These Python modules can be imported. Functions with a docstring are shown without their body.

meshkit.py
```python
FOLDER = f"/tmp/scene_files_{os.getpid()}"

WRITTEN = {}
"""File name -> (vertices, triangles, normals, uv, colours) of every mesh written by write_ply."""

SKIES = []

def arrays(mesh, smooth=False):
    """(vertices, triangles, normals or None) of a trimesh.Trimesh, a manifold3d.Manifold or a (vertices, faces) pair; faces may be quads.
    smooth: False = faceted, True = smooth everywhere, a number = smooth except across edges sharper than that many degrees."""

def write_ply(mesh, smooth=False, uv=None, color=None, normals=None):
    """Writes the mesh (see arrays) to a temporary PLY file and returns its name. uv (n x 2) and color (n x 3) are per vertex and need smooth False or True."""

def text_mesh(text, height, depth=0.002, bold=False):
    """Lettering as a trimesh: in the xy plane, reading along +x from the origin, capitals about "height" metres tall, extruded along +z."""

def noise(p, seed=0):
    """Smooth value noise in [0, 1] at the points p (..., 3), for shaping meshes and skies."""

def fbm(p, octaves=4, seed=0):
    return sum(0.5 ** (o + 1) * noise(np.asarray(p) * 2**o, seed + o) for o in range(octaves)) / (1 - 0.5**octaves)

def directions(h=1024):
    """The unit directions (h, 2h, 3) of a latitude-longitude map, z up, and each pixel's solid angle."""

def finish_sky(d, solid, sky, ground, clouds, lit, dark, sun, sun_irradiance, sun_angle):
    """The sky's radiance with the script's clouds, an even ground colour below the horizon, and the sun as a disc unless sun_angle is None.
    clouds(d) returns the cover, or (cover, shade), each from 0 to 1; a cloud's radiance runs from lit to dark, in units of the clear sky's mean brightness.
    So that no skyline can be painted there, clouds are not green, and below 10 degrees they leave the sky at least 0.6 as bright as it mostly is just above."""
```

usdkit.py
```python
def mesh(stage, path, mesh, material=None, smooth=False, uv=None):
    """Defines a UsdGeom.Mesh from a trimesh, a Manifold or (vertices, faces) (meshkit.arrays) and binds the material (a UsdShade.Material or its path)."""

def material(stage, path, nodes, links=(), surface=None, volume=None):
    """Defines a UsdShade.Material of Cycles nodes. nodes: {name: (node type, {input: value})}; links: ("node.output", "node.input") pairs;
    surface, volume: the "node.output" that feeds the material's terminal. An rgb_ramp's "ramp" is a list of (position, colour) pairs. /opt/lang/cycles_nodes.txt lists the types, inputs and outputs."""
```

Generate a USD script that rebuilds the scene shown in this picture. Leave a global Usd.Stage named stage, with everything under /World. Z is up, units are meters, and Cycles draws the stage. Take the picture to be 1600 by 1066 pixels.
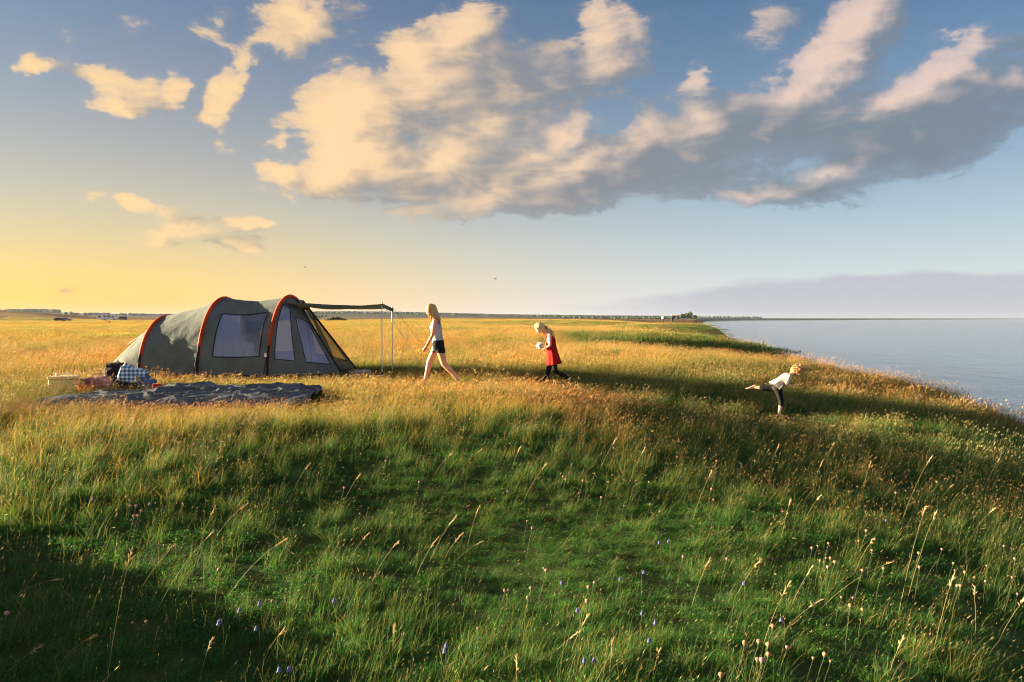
import math, random
import numpy as np, trimesh, usdkit, meshkit
import manifold3d as m3
from scipy.interpolate import RBFInterpolator
from pxr import Usd, UsdGeom, UsdLux, UsdShade, Gf, Sdf, Vt

stage = Usd.Stage.CreateInMemory()
UsdGeom.SetStageUpAxis(stage, 'Z')
UsdGeom.Xform.Define(stage, '/World')
UsdGeom.Scope.Define(stage, '/World/Looks')

# ------------------------------------------------------------------ camera, sky, sun, exposure
EYE = 1.7
F = 1143.0                     # focal length in pixels of a 1600 px wide picture
HORIZON = 497.0
PITCH = math.atan((533 - HORIZON) / F)
cam = UsdGeom.Camera.Define(stage, '/World/camera')
cam.CreateHorizontalApertureAttr(36.0)
cam.CreateFocalLengthAttr(36 * F / 1600)
cam.CreateClippingRangeAttr((0.05, 100000.0))
cam.CreateExposureAttr(3.65)
cam.AddTranslateOp().Set((0, 0, EYE))
cam.AddRotateXOp().Set(90 - math.degrees(PITCH))

SUN_EL, SUN_AZ = math.radians(8.0), math.radians(-78)
SUN = np.array([math.sin(SUN_AZ) * math.cos(SUN_EL), math.cos(SUN_AZ) * math.cos(SUN_EL), math.sin(SUN_EL)])


def ray(px, py):
    """world direction through a pixel of the photograph, with forward (y) component 1"""
    x, y, z = (px - 800) / F, 1.0, -(py - 533) / F
    c, s = math.cos(-PITCH), math.sin(-PITCH)
    d = np.array([x, c * y - s * z, s * y + c * z])
    return d / d[1]


def azel(px, py):
    d = ray(px, py)
    d = d / np.linalg.norm(d)
    return math.degrees(math.atan2(d[0], d[1])), math.degrees(math.asin(d[2]))


class Graph:
    """collects Cycles nodes; an input given as '@node.output' is a link"""
    def __init__(self):
        self.nodes, self.links = {}, []

    def __call__(self, kind, out, **inputs):
        name = f'n{len(self.nodes)}'
        plain = {}
        for k, v in inputs.items():
            if isinstance(v, str) and v.startswith('@'):
                self.links.append((v[1:], f'{name}.{k}'))
            else:
                plain[k] = v
        self.nodes[name] = (kind, plain)
        return f'@{name}.{out}'

    def math(self, op, a, b=0.0, c=0.0, clamp=False):
        return self('math', 'value', math_type=op, value1=a, value2=b, value3=c, use_clamp=clamp)

    def vmath(self, op, a, b=(0, 0, 0), scale=1.0, out='vector'):
        return self('vector_math', out, math_type=op, vector1=a, vector2=b, scale=scale)

    def step(self, v, a, b, lo=0.0, hi=1.0):
        return self('map_range', 'result', range_type='smoothstep', value=v, from_min=a, from_max=b, to_min=lo, to_max=hi, clamp=True)

    def mix(self, fac, a, b, kind='mix'):
        return self('mix', 'color', mix_type=kind, fac=fac, color1=a, color2=b)

    def noise(self, vec, scale, detail=4, rough=0.5, dist=0.0, out='fac'):
        return self('noise_texture', out, vector=vec, scale=scale, detail=detail, roughness=rough, distortion=dist)

    def make(self, name, surface=None, volume=None):
        return usdkit.material(stage, '/World/Looks/' + name, self.nodes, self.links, surface=surface and surface[1:], volume=volume and volume[1:])


CLOUDS = [  # centre and half size in pixels of the photograph, tilt in degrees (positive rises to the right), thickness, how much of it the sun reaches
    (690, 135, 120, 90, 30, .8, .42), (640, 110, 60, 60, 40, .7, .8), (560, 190, 90, 80, 40, 1.0, .85), (525, 200, 50, 60, 40, .9, 1.0), (735, 45, 60, 48, 30, .85, .75), (770, 205, 120, 46, 14, .8, .6), (830, 150, 80, 70, 40, .7, .28), (770, 110, 60, 50, 30, .8, .5),
    (640, 275, 190, 34, 4, .95, .5), (560, 262, 80, 22, 4, .8, .9), (850, 275, 220, 45, 8, .95, .42), (880, 215, 60, 26, 25, .8, .9), (840, 315, 170, 22, 4, .7, .8), (1010, 245, 200, 55, 14, 1.0, .22), (1200, 222, 240, 62, 12, .88, .15),
    (1450, 205, 260, 75, 15, .85, .12), (1420, 140, 95, 36, 30, .9, .8), (1500, 105, 60, 36, 30, .9, .7), (1310, 90, 105, 52, 32, .95, .72), (1350, 50, 60, 40, 32, .8, .4), (1215, 40, 65, 55, 60, .6, .35),
    (955, 55, 60, 62, 45, .9, .75), (955, 110, 80, 40, 20, .65, .25), (1260, 288, 110, 15, 11, .75, .7), (1180, 300, 50, 10, 8, .6, .7), (1580, 318, 60, 11, 5, .6, .35), (1556, 128, 44, 18, 25, .7, .7), (1185, 208, 26, 12, 25, .8, .9),
    (1098, 110, 24, 14, 30, .65, .8), (1085, 130, 30, 18, 30, .5, .3), (1580, 70, 60, 40, 20, .3, .2),
    (465, 32, 75, 42, 12, .95, .8), (545, 20, 40, 30, 10, .55, .4), (312, 45, 30, 40, 50, .7, .85), (372, 95, 34, 24, 40, .7, .8), (350, 15, 40, 16, 10, .4, .6), (170, 130, 84, 26, -8, 1.0, .85), (185, 162, 50, 18, 0, 1.0, .95),
    (265, 150, 34, 24, 60, .85, .8), (48, 90, 38, 23, 0, .95, .85), (95, 70, 26, 14, -10, .4, .7), (355, 152, 38, 25, 30, .9, .8), (330, 188, 36, 14, 10, .7, .7), (215, 18, 24, 34, 60, .6, .7), (432, 263, 38, 14, 8, .8, .85), (452, 296, 18, 14, 0, .7, .9),
    (437, 211, 20, 15, 0, .65, .85), (345, 237, 22, 10, 0, .4, .7), (312, 262, 22, 7, 0, .4, .7), (215, 313, 46, 13, -10, .8, .95), (262, 330, 62, 12, -4, .8, .8), (154, 318, 20, 9, 0, .7, .9), (365, 354, 66, 13, 2, .85, .75), (405, 352, 30, 9, 2, .8, .45),
    (270, 374, 64, 15, 2, .85, .8), (350, 396, 60, 9, 3, .85, .45), (160, 403, 28, 6, 0, .55, .9), (515, 388, 20, 10, 0, .55, .75), (128, 441, 60, 9, 2, 1.1, .0), (42, 436, 26, 6, 0, 1.0, .0), (660, 325, 90, 12, 0, .4, .8)]
AZ_SPAN, ROWS = 46.0, np.concatenate([np.arange(1.0, 16, 1.0), np.arange(16, 30, 1.8)])


def cloud_tables():
    az, el = np.meshgrid(np.linspace(-AZ_SPAN, AZ_SPAN, 256), ROWS)

    def cover(a0, e0):
        total, lit, weight = np.zeros_like(a0), np.zeros_like(a0), np.full_like(a0, 1e-6)
        for px, py, rx, ry, tilt, w, light in CLOUDS:
            a, e = azel(px, py)
            a1, _ = azel(px + 10, py); _, e1 = azel(px, py - 10)
            c, s = math.cos(math.radians(tilt)), math.sin(math.radians(tilt))
            x, y = (a0 - a) / (a1 - a) * 10, (e0 - e) / (e1 - e) * 10
            u, v = (c * x + s * y) / rx, (-s * x + c * y) / ry
            m = w * np.exp(-.75 * (u * u + v * v) ** 1.25)
            total = np.maximum(total, m) + .25 * np.minimum(total, m)
            lit += m ** 2 * light; weight += m ** 2
        return np.minimum(total, 1.15), lit / weight
    m, lit = cover(az, el)
    toward, _ = cover(az - 1.8, el + .5)
    return np.stack([m / 1.15, toward / 1.15, lit], -1)


def make_sky():
    g = Graph()
    base = g('sky_texture', 'color', sky_type='single_scattering', sun_disc=False, sun_elevation=SUN_EL, sun_rotation=SUN_AZ,
             air_density=1.0, aerosol_density=0.4, ozone_density=1.6, altitude=0.0)
    base = g('hsv', 'color', hue=0.5, saturation=1.3, value=0.20, fac=1.0, color=base)
    base = g.mix(1.0, base, (.56, .93, 1.16), 'multiply')
    d = g('texture_coordinate', 'generated')
    d = g.vmath('normalize', d)
    g.nodes['xyz'] = ('separate_xyz', {}); g.links.append((d[1:], 'xyz.vector'))
    deg = 180 / math.pi
    az = g.math('multiply', g.math('arctan2', '@xyz.x', '@xyz.y'), deg)
    el = g.math('multiply', g.math('arcsine', '@xyz.z'), deg)
    uv = g('combine_xyz', 'vector', x=az, y=el, z=0.0)
    # pale veil of low haze in the sky, the same all round, warmer towards the sun
    toward = g.vmath('dot_product', d, tuple(SUN), out='value')
    warm = g.step(toward, *WARM)
    veil_col = g.mix(g.math('power', warm, 1.6), VEIL_FAR, VEIL_SUN)
    veil = g.math('power', 2.718, g.math('multiply', g.math('absolute', el), -1 / VEIL_H))
    sky = g.mix(g.math('multiply', veil, 0.85), base, veil_col)
    # where the clouds lie: one row of cover per step of elevation, bent by noise
    warp = g('noise_texture', 'color', vector=uv, scale=0.30, detail=3, roughness=.6)
    wv = g.vmath('add', uv, g.vmath('multiply', g.vmath('subtract', warp, (.5, .5, .5)), (4.2, 2.5, 0)))
    g.nodes['wxy'] = ('separate_xyz', {}); g.links.append((wv[1:], 'wxy.vector'))
    u = g('map_range', 'result', value='@wxy.x', from_min=-AZ_SPAN, from_max=AZ_SPAN, to_min=0.0, to_max=1.0, clamp=True)
    table = cloud_tables()
    acc = None
    for i, e in enumerate(ROWS):
        lo = ROWS[i - 1] if i else e - 1.0
        hi = ROWS[i + 1] if i + 1 < len(ROWS) else e + 3.0
        row = g('rgb_ramp', 'color', fac=u, ramp=[(x, tuple(c)) for x, c in zip(np.linspace(0, 1, 256), table[i])])
        if acc is None:
            acc = row
        else:
            acc = g.mix(g('map_range', 'result', value='@wxy.y', from_min=ROWS[i - 1], from_max=e, to_min=0.0, to_max=1.0, clamp=True), acc, row)
    g.nodes['tab'] = ('separate_color', {'color_type': 'rgb'}); g.links.append((acc[1:], 'tab.color'))
    mask, mask_s, lit0 = g.math('multiply', '@tab.r', 1.15), g.math('multiply', '@tab.g', 1.15), '@tab.b'
    fine = g('mapping', 'vector', vector=d, scale=(42.0, 57.3, 98.0), rotation=(0, math.radians(16), 0))
    n1 = g.noise(fine, 0.20, 10, 0.66, 0.35)
    n3 = g.noise(fine, 0.20, 3, 0.55, 0.25)
    n2 = g.noise(g.vmath('add', fine, (-1.1, -.2, .7)), 0.20, 3, 0.55, 0.25)
    # scattered cloud outside the picture as well
    wide = g.noise(fine, 0.035, 3, 0.5)
    out_of = g.math('maximum', g.step(el, 27, 34), g.step(g.math('absolute', az), 44, 54))
    inside = g.math('subtract', 1.0, out_of)
    rest = g.math('multiply', g.step(wide, .43, .60), out_of)
    mask = g.math('multiply_add', mask, inside, rest)
    mask_s = g.math('multiply_add', mask_s, inside, rest)
    lit0 = g.math('multiply_add', g.math('subtract', lit0, .55), inside, .55)
    dn = g.math('multiply_add', g.math('subtract', n1, .52), 1.95, mask)
    dl = g.math('multiply_add', g.math('subtract', n3, .5), 1.5, mask)
    ds = g.math('multiply_add', g.math('subtract', n2, .5), 1.5, mask_s)
    cover = g.math('multiply', g.math('add', g.math('multiply', g.step(dn, 0.20, 1.0), .52), g.math('multiply', g.step(dn, .36, .58), .48)), g.step(mask, 0.03, 0.25))
    cover = g.math('multiply', cover, g.step(el, 0.6, 2.2))
    lit = g.math('multiply_add', g.math('subtract', dl, ds), 1.25, lit0)
    lit = g.math('multiply_add', g.math('subtract', n1, n3), 1.1, lit)
    lit = g.step(lit, 0.10, 1.05)
    lit_col = g.mix(warm, CLOUD_LIT_FAR, CLOUD_LIT_SUN)
    dark_col = g.mix(warm, CLOUD_DARK_FAR, CLOUD_DARK_SUN)
    cloud = g.mix(lit, dark_col, lit_col)
    out = g.mix(g.math('multiply', cover, 0.94), sky, cloud)
    # flat lilac cloud bank low over the sea
    edge = g.math('add', el, g.math('multiply', g.math('subtract', g.noise(g('mapping', 'vector', vector=uv, scale=(1, 3, 1)), .16, 6, .6), .5), 1.9))
    top = g.math('multiply_add', g.step(az, 2, 24), 2.1, 0.9)
    bank = g.step(g.math('subtract', top, edge), -0.30, 0.42)
    bank = g.math('multiply', bank, g.step(az, 0, 18))
    bank = g.math('multiply', bank, g.step(az, 150, 110))
    out = g.mix(g.math('multiply', bank, 0.66), out, BANK)
    bg = g('background_shader', 'background', color=out, strength=SKY)
    return g.make('sky', surface=bg)


SKY, WARM, VEIL_H, HAZE = 0.05, (-.3, .75), 9.8, 5e-5
VEIL_FAR, VEIL_SUN = (1.48, 1.50, 1.68), (2.3, 1.25, 0.24)
CLOUD_LIT_FAR, CLOUD_LIT_SUN = (1.34, 1.01, .87), (1.78, 1.20, .58)
CLOUD_DARK_FAR, CLOUD_DARK_SUN = (0.32, 0.40, 0.50), (0.58, 0.53, 0.50)
BANK = (0.74, 0.75, 0.90)
dome = UsdLux.DomeLight.Define(stage, '/World/sky')
UsdShade.MaterialBindingAPI.Apply(dome.GetPrim()).Bind(make_sky())
dome.GetPrim().SetCustomDataByKey('kind', 'structure')
sun = UsdLux.DistantLight.Define(stage, '/World/sun')
sun.CreateNormalizeAttr(True); sun.CreateIntensityAttr(0.62); sun.CreateAngleAttr(0.5); sun.CreateColorAttr((1.0, 0.77, 0.46))
_z = Gf.Vec3d(*SUN); _x = Gf.Cross(Gf.Vec3d(0, 0, 1), _z).GetNormalized(); _y = Gf.Cross(_z, _x)
sun.AddTransformOp().Set(Gf.Matrix4d(*_x, 0, *_y, 0, *_z, 0, 0, 0, 0, 1))

# ------------------------------------------------------------------ helpers
used = {}


def free(path):
    n = used.get(path, 0); used[path] = n + 1
    return path if n == 0 else f'{path}_{n:03d}'


def tag(p, label=None, cat=None, group=None, kind=None):
    p = p.GetPrim() if hasattr(p, 'GetPrim') else p
    for k, v in (('label', label), ('category', cat), ('group', group), ('kind', kind)):
        if v:
            p.SetCustomDataByKey(k, v)
    return p


def thing(name, label, cat, loc=(0, 0, 0), rz=0.0, group=None, kind=None):
    x = UsdGeom.Xform.Define(stage, free('/World/' + name))
    x.AddTranslateOp().Set(tuple(map(float, loc))); x.AddRotateZOp().Set(math.degrees(rz))
    return tag(x, label, cat, group, kind)


def obj(name, mesh, mat, parent=None, smooth=30, **kw):
    base = str(parent.GetPath()) if parent else '/World'
    p = usdkit.mesh(stage, free(base + '/' + name), mesh, mat, smooth=smooth).GetPrim()
    return tag(p, **kw)


def copy_of(src, loc, rz=0.0, label=None, group=None, scale=None, tilt=None):
    x = UsdGeom.Xform.Define(stage, free('/World/' + src.GetName()))
    p = x.GetPrim()
    p.GetReferences().AddInternalReference(src.GetPath())
    x.ClearXformOpOrder()
    x.AddTransformOp().Set(matrix(loc, rz, scale or 1.0, tilt or 0.0))
    was = src.GetCustomData()
    tag(p, label or was.get('label'), was.get('category'), group or was.get('group'))
    p.SetInstanceable(True)
    return p


def matrix(loc, rz=0.0, s=1.0, tilt=0.0):
    m = Gf.Matrix4d(1.0)
    r = Gf.Matrix4d().SetRotate(Gf.Rotation(Gf.Vec3d(0, 0, 1), math.degrees(rz)))
    t = Gf.Matrix4d().SetRotate(Gf.Rotation(Gf.Vec3d(0, 1, 0), math.degrees(tilt)))
    sc = Gf.Matrix4d().SetScale(s)
    m = sc * r * t
    m.SetTranslateOnly(Gf.Vec3d(*map(float, loc)))
    return m


def cat(*ms):
    return trimesh.util.concatenate([m for m in ms if m is not None])


def tri(man):
    me = man.to_mesh()
    return trimesh.Trimesh(me.vert_properties[:, :3], me.tri_verts, process=False)


def tube(pts, radii, sides=6, caps=True):
    p = np.asarray(pts, float); radii = np.broadcast_to(radii, (len(p),))
    t = np.gradient(p, axis=0); t /= np.linalg.norm(t, axis=1, keepdims=True) + 1e-12
    ref = np.array([0, 0, 1.0]) if abs(t[:, 2]).mean() < .8 else np.array([1.0, 0, 0])
    a = np.cross(t, ref); a /= np.linalg.norm(a, axis=1, keepdims=True) + 1e-12
    b = np.cross(t, a)
    ang = np.arange(sides) * 2 * np.pi / sides
    v = (p[:, None] + radii[:, None, None] * (np.cos(ang)[None, :, None] * a[:, None] + np.sin(ang)[None, :, None] * b[:, None])).reshape(-1, 3)
    f = []
    for i in range(len(p) - 1):
        for j in range(sides):
            q = [i * sides + j, i * sides + (j + 1) % sides, (i + 1) * sides + (j + 1) % sides, (i + 1) * sides + j]
            f += [[q[0], q[2], q[1]], [q[0], q[3], q[2]]]
    if caps:
        v = np.vstack([v, p[0], p[-1]]); n = len(v)
        for j in range(sides):
            f.append([n - 2, j, (j + 1) % sides]); k = (len(p) - 1) * sides
            f.append([n - 1, k + (j + 1) % sides, k + j])
    return trimesh.Trimesh(v, np.array(f), process=False)


def box(x0, y0, z0, x1, y1, z1):
    m = trimesh.creation.box((x1 - x0, y1 - y0, z1 - z0)); m.apply_translation(((x0 + x1) / 2, (y0 + y1) / 2, (z0 + z1) / 2)); return m


def round_box(w, d, h, r, seg=8):
    s = m3.Manifold.sphere(r, seg)
    return m3.Manifold.batch_hull([s.translate((sx * (w / 2 - r), sy * (d / 2 - r), z)) for sx in (-1, 1) for sy in (-1, 1) for z in (r, h - r)])


def plain(name, col, rough=0.8, noise=None, **kw):
    """a simple procedural material: a colour that wanders a little, with fine relief"""
    g = Graph()
    pos = g('texture_coordinate', 'object')
    n = g.noise(pos, noise or 20, 4, .55)
    c = np.array(col)
    ramp = g('rgb_ramp', 'color', fac=n, ramp=[(.25, tuple(c * .78)), (.75, tuple(np.minimum(c * 1.2, .9)))])
    bump = g('bump', 'normal', height=n, strength=kw.pop('bump', .25), distance=kw.pop('dist', .01))
    return g.make(name, surface=g('principled_bsdf', 'BSDF', base_color=ramp, roughness=rough, normal=bump, **kw))


def cloth(name, col, translucent=.25, rough=.85, weave=60.0, through=None, sheen=.08):
    """thin fabric that lets some sunlight through"""
    g = Graph()
    pos = g('texture_coordinate', 'object')
    n = g.noise(pos, 3.0, 5, .55); w = g.noise(pos, weave, 2, .5)
    c = np.array(col)
    ramp = g('rgb_ramp', 'color', fac=n, ramp=[(.3, tuple(c * .82)), (.7, tuple(np.minimum(c * 1.15, .9)))])
    bump = g('bump', 'normal', height=g.noise(pos, 4.5, 5, .6, .6), strength=.35, distance=.05)
    bump = g('bump', 'normal', height=w, strength=.2, distance=.004, normal=bump)
    p = g('principled_bsdf', 'BSDF', base_color=ramp, roughness=rough, normal=bump, sheen_weight=sheen, specular_ior_level=.25)
    t = g('translucent_bsdf', 'BSDF', color=tuple(through) if through is not None else ramp)
    return g.make(name, surface=g('mix_closure', 'closure', fac=translucent, closure1=p, closure2=t))


# ------------------------------------------------------------------ ground
SEA = EYE - 12.0
EDGE = np.array([(-40, 5), (0, 8.6), (8, 9.8), (14, 11.3), (20, 12.6), (25, 13.6), (30, 14.0), (36, 14.2), (43, 15.6), (50, 17.4), (62, 18), (80, 22), (100, 29), (118, 34.0), (150, 38), (180, 42), (260, 62),
                 (400, 104), (700, 176), (1200, 300), (2000, 510), (2800, 740), (3600, 1150), (4600, 2300), (6000, 3900), (8000, 6200), (12000, 10500)], float)
BASE = EYE - 1.46

CONTROL = []      # (azimuth, ln r, (height above BASE) / r)


def control(X, Y, z):           # z relative to the eye
    r = math.hypot(X, Y)
    CONTROL.append((math.atan2(X, Y), math.log(r), (z - (-1.46)) / r))


def control_px(px, py, d, lift=0.0):
    e = ray(px, py)
    control(e[0] * d, d, e[2] * d - lift)


for x, y, z in [(0, .5, -1.72), (0, 3, -1.76), (2, 3.2, -1.86), (-2, 3.2, -1.70), (0, 5, -1.86), (0, 7, -1.87), (0, 9, -1.68), (0, 11.3, -1.50), (0, 14, -1.44),
                (-4, 5, -1.72), (-4.6, 6.8, -1.62), (-6.3, 9.2, -1.46), (-4.9, 8.5, -1.5), (-8, 12, -1.44), (-4, 3, -1.68), (-2, 7.2, -1.78), (-3.1, 9.2, -1.54), (-12, 9, -1.40), (-8, 5, -.75), (-11, 6.5, -.45), (-9, 3, -.62), (-14, 8, -.45), (-11, 9.6, -1.2), (-8.2, 8.3, -1.35), (-18, 12, -1.3), (-12, 12, -1.42), (-6, 3, -1.2), (-12, 0, -.5), (-4.6, 4.6, -1.72), (-14, 18, -1.44), (-9, 24, -1.44), (-4, 14, -1.45), (-5, 18.5, -1.46), (-9, 18, -1.46),  # includes an added rise left of the view that shades the foreground
                (5.3, 14.6, -1.97), (3.2, 10, -1.98), (5, 6.4, -2.28), (8, 8, -2.65), (8, 14, -2.22), (10.2, 10, -3.0), (3, 3, -2.08), (5, 3.5, -2.2), (2.6, 17, -1.60), (1, 15, -1.50), (6, 20, -1.72), (9, 21, -1.97),
                (0, 24, -1.44), (2, 32, -1.48), (-30, 40, -1.42), (-10, 60, -1.40), (-60, 90, -1.4), (0, 90, -1.5), (-80, 160, -1.4), (-20, 180, -1.5), (-200, 200, -1.2), (-300, 60, -1.0), (-60, 10, -1.3), (-20, -6, -1.3), (6, -6, -2.2), (0, -12, -1.7)]:
    control(x, y, z)
for px, py, d, lift in [(1600, 655, 15.6, .55), (1560, 640, 16.6, .5), (1500, 622, 19, .45), (1440, 604, 22, .3), (1380, 589, 25, .2), (1250, 570, 27, .1), (1100, 556, 28, .1), (950, 548, 29, .1),
                        (1330, 586, 31, .6), (1200, 568, 33, .7), (1050, 551, 34, .35), (930, 541, 34, .2),
                        (880, 519.5, 44, .1), (930, 520, 44, .12), (1050, 527, 45, .12), (1150, 538, 47, .12), (1208, 547, 49, .15), (850, 523, 60, 0), (960, 521, 66, .1), (1060, 528, 66, .5), (1160, 540, 62, .9),
                        (980, 520, 96, .5), (1075, 526, 94, .9), (990, 511, 128, 0), (1040, 506.5, 136, 0), (1100, 511, 131, 0), (1130, 530, 117, .2), (1040, 507.5, 150, 0), (1050, 509, 165, .5),
                        (930, 512, 160, .3), (870, 505, 212, 0), (930, 502.5, 218, 0), (1000, 507, 205, 0), (800, 508, 200, 0), (980, 504, 300, 0), (1040, 503, 300, 2),
                        (60, 501.5, 300, 0), (20, 492, 380, 0), (70, 489.5, 420, 0), (135, 497, 420, 0), (200, 501, 330, 0), (300, 502, 300, 0), (200, 499, 600, 0), (60, 493, 900, 0),
                        (540, 502, 250, 0), (600, 501, 300, 0), (700, 498.8, 380, 0), (760, 500, 330, 0), (660, 500, 600, 0), (820, 500, 500, 0), (1000, 499, 800, 0), (400, 500, 700, 0), (850, 499, 1200, 0), (500, 498, 1500, 0),
                        (0, 496, 1600, 0), (250, 497, 1600, 0), (1000, 498.5, 2000, 0),
                        (0, 488.5, 3500, 0), (85, 488, 3500, 0), (150, 492, 3500, 0), (300, 492.5, 3700, 0), (420, 490.5, 3500, 0), (520, 489.2, 3500, 0), (640, 490.3, 3500, 0), (750, 493, 3500, 0), (900, 495, 3500, 0), (1050, 496.3, 3600, 0),
                        (500, 494, 6000, 0), (0, 494, 6000, 0), (1000, 497, 6000, 0), (1500, 497.7, 9000, 0)]:
    control_px(px, py, d, lift)
_c = np.array(CONTROL)
_rbf = RBFInterpolator(np.stack([_c[:, 0] / .22, _c[:, 1] / .42], 1), _c[:, 2], kernel='thin_plate_spline', smoothing=2e-4, neighbors=40)


def edge_x(y):
    return np.interp(y, EDGE[:, 0], EDGE[:, 1])


def land(x, y):
    """the height of the turf before it breaks off to the sea"""
    x, y = np.asarray(x, float), np.asarray(y, float)
    r = np.maximum(np.hypot(x, y), .35)
    az = np.clip(np.arctan2(x, y), -1.45, 1.45)
    q = np.stack([(az / .22).ravel(), (np.log(np.clip(r, .8, 9000)) / .42).ravel()], 1)
    s = _rbf(q).reshape(r.shape)
    s = np.clip(s, -.2, .14) * np.minimum(r, 7000)
    s = s * np.clip((2.9 - np.abs(np.arctan2(x, y))) / 1.4, 0, 1)        # behind the camera the turf runs out level
    z = BASE + s
    p = np.stack([x, y, np.zeros_like(x)], -1)
    big = np.clip((r - 30) / 60, 0, 1)
    return z + .10 * (meshkit.fbm(p / 2.3, 3, 5) - .5) + .5 * big * (meshkit.fbm(p / 40, 3, 9) - .5) + .05 * (meshkit.noise(p / .5, 3) - .5)


def height(x, y):
    x, y = np.asarray(x, float), np.asarray(y, float)
    z = land(x, y)
    over = x - edge_x(y)
    wob = 1 + .35 * (meshkit.noise(np.stack([x * .3, y * .3, 0 * x], -1), 21) - .5)
    drop = np.maximum(over * wob, 0)
    return np.maximum(z - np.where(drop < 3, .13 * drop ** 2, 1.17 + .78 * (drop - 3)), SEA - 4)


def at_ground(px, py, d):
    e = ray(px, py) * d
    return np.array([e[0], d, float(height(e[0], d))])


def make_ground():
    ra = np.concatenate([[.0], np.geomspace(.5, 400, 330), np.geomspace(410, 11800, 110)])
    az = np.radians(np.concatenate([np.linspace(-180, -50, 40)[:-1], np.linspace(-50, 50, 420), np.linspace(50, 180, 40)[1:-1]]))
    R, A = np.meshgrid(ra, az, indexing='ij')
    X, Y = R * np.sin(A), R * np.cos(A)
    Z = height(X, Y)
    n, k = R.shape
    v = np.stack([X, Y, Z], -1).reshape(-1, 3)
    i, j = np.meshgrid(np.arange(n - 1), np.arange(k), indexing='ij')
    jn = (j + 1) % k
    q = np.stack([i * k + j, i * k + jn, (i + 1) * k + jn, (i + 1) * k + j], -1).reshape(-1, 4)
    f = np.vstack([q[:, [0, 2, 1]], q[:, [0, 3, 2]]])
    return v, f


g = Graph()
pos = g('geometry', 'position')
n1, n2, n3 = g.noise(pos, .35, 5, .6), g.noise(pos, 2.5, 5, .6), g.noise(pos, .02, 4, .55)
soil = g('rgb_ramp', 'color', fac=n2, ramp=[(.3, (.040, .085, .018)), (.55, (.06, .12, .024)), (.8, (.10, .12, .036))])
straw = g('rgb_ramp', 'color', fac=g.noise(g('mapping', 'vector', vector=pos, scale=(.4, 1, 1)), .08, 6, .65), ramp=[(.3, (.10, .10, .025)), (.5, (.24, .17, .05)), (.7, (.30, .21, .07))])
heath = g('rgb_ramp', 'color', fac=g.noise(g('mapping', 'vector', vector=pos, scale=(.25, 1, 1)), .012, 5, .6), ramp=[(.42, (.21, .15, .05)), (.52, (.16, .06, .03)), (.6, (.05, .07, .02)), (.7, (.2, .14, .05))])
dist = g.vmath('length', pos, out='value')
col = g.mix(g.step(dist, 30, 130), soil, straw)
col = g.mix(g.step(dist, 190, 320), col, heath)
col = g.mix(g.step(dist, 1600, 2600), col, (.035, .05, .03))
zc = g('separate_xyz', 'z', vector=pos)
sand = g.step(zc, SEA + 1.6, SEA + .5)
col = g.mix(sand, col, (.36, .30, .21))
bmp = g('bump', 'normal', height=g.noise(pos, 1.6, 8, .7), strength=1.0, distance=.5)
M_ground = g.make('turf', surface=g('principled_bsdf', 'BSDF', base_color=col, roughness=.95, normal=bmp, specular_ior_level=.1))
ground_mesh = make_ground()
tag(obj('ground', ground_mesh, M_ground, smooth=True), kind='structure', label='grassy clifftop with low mounds running to the horizon')

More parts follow.
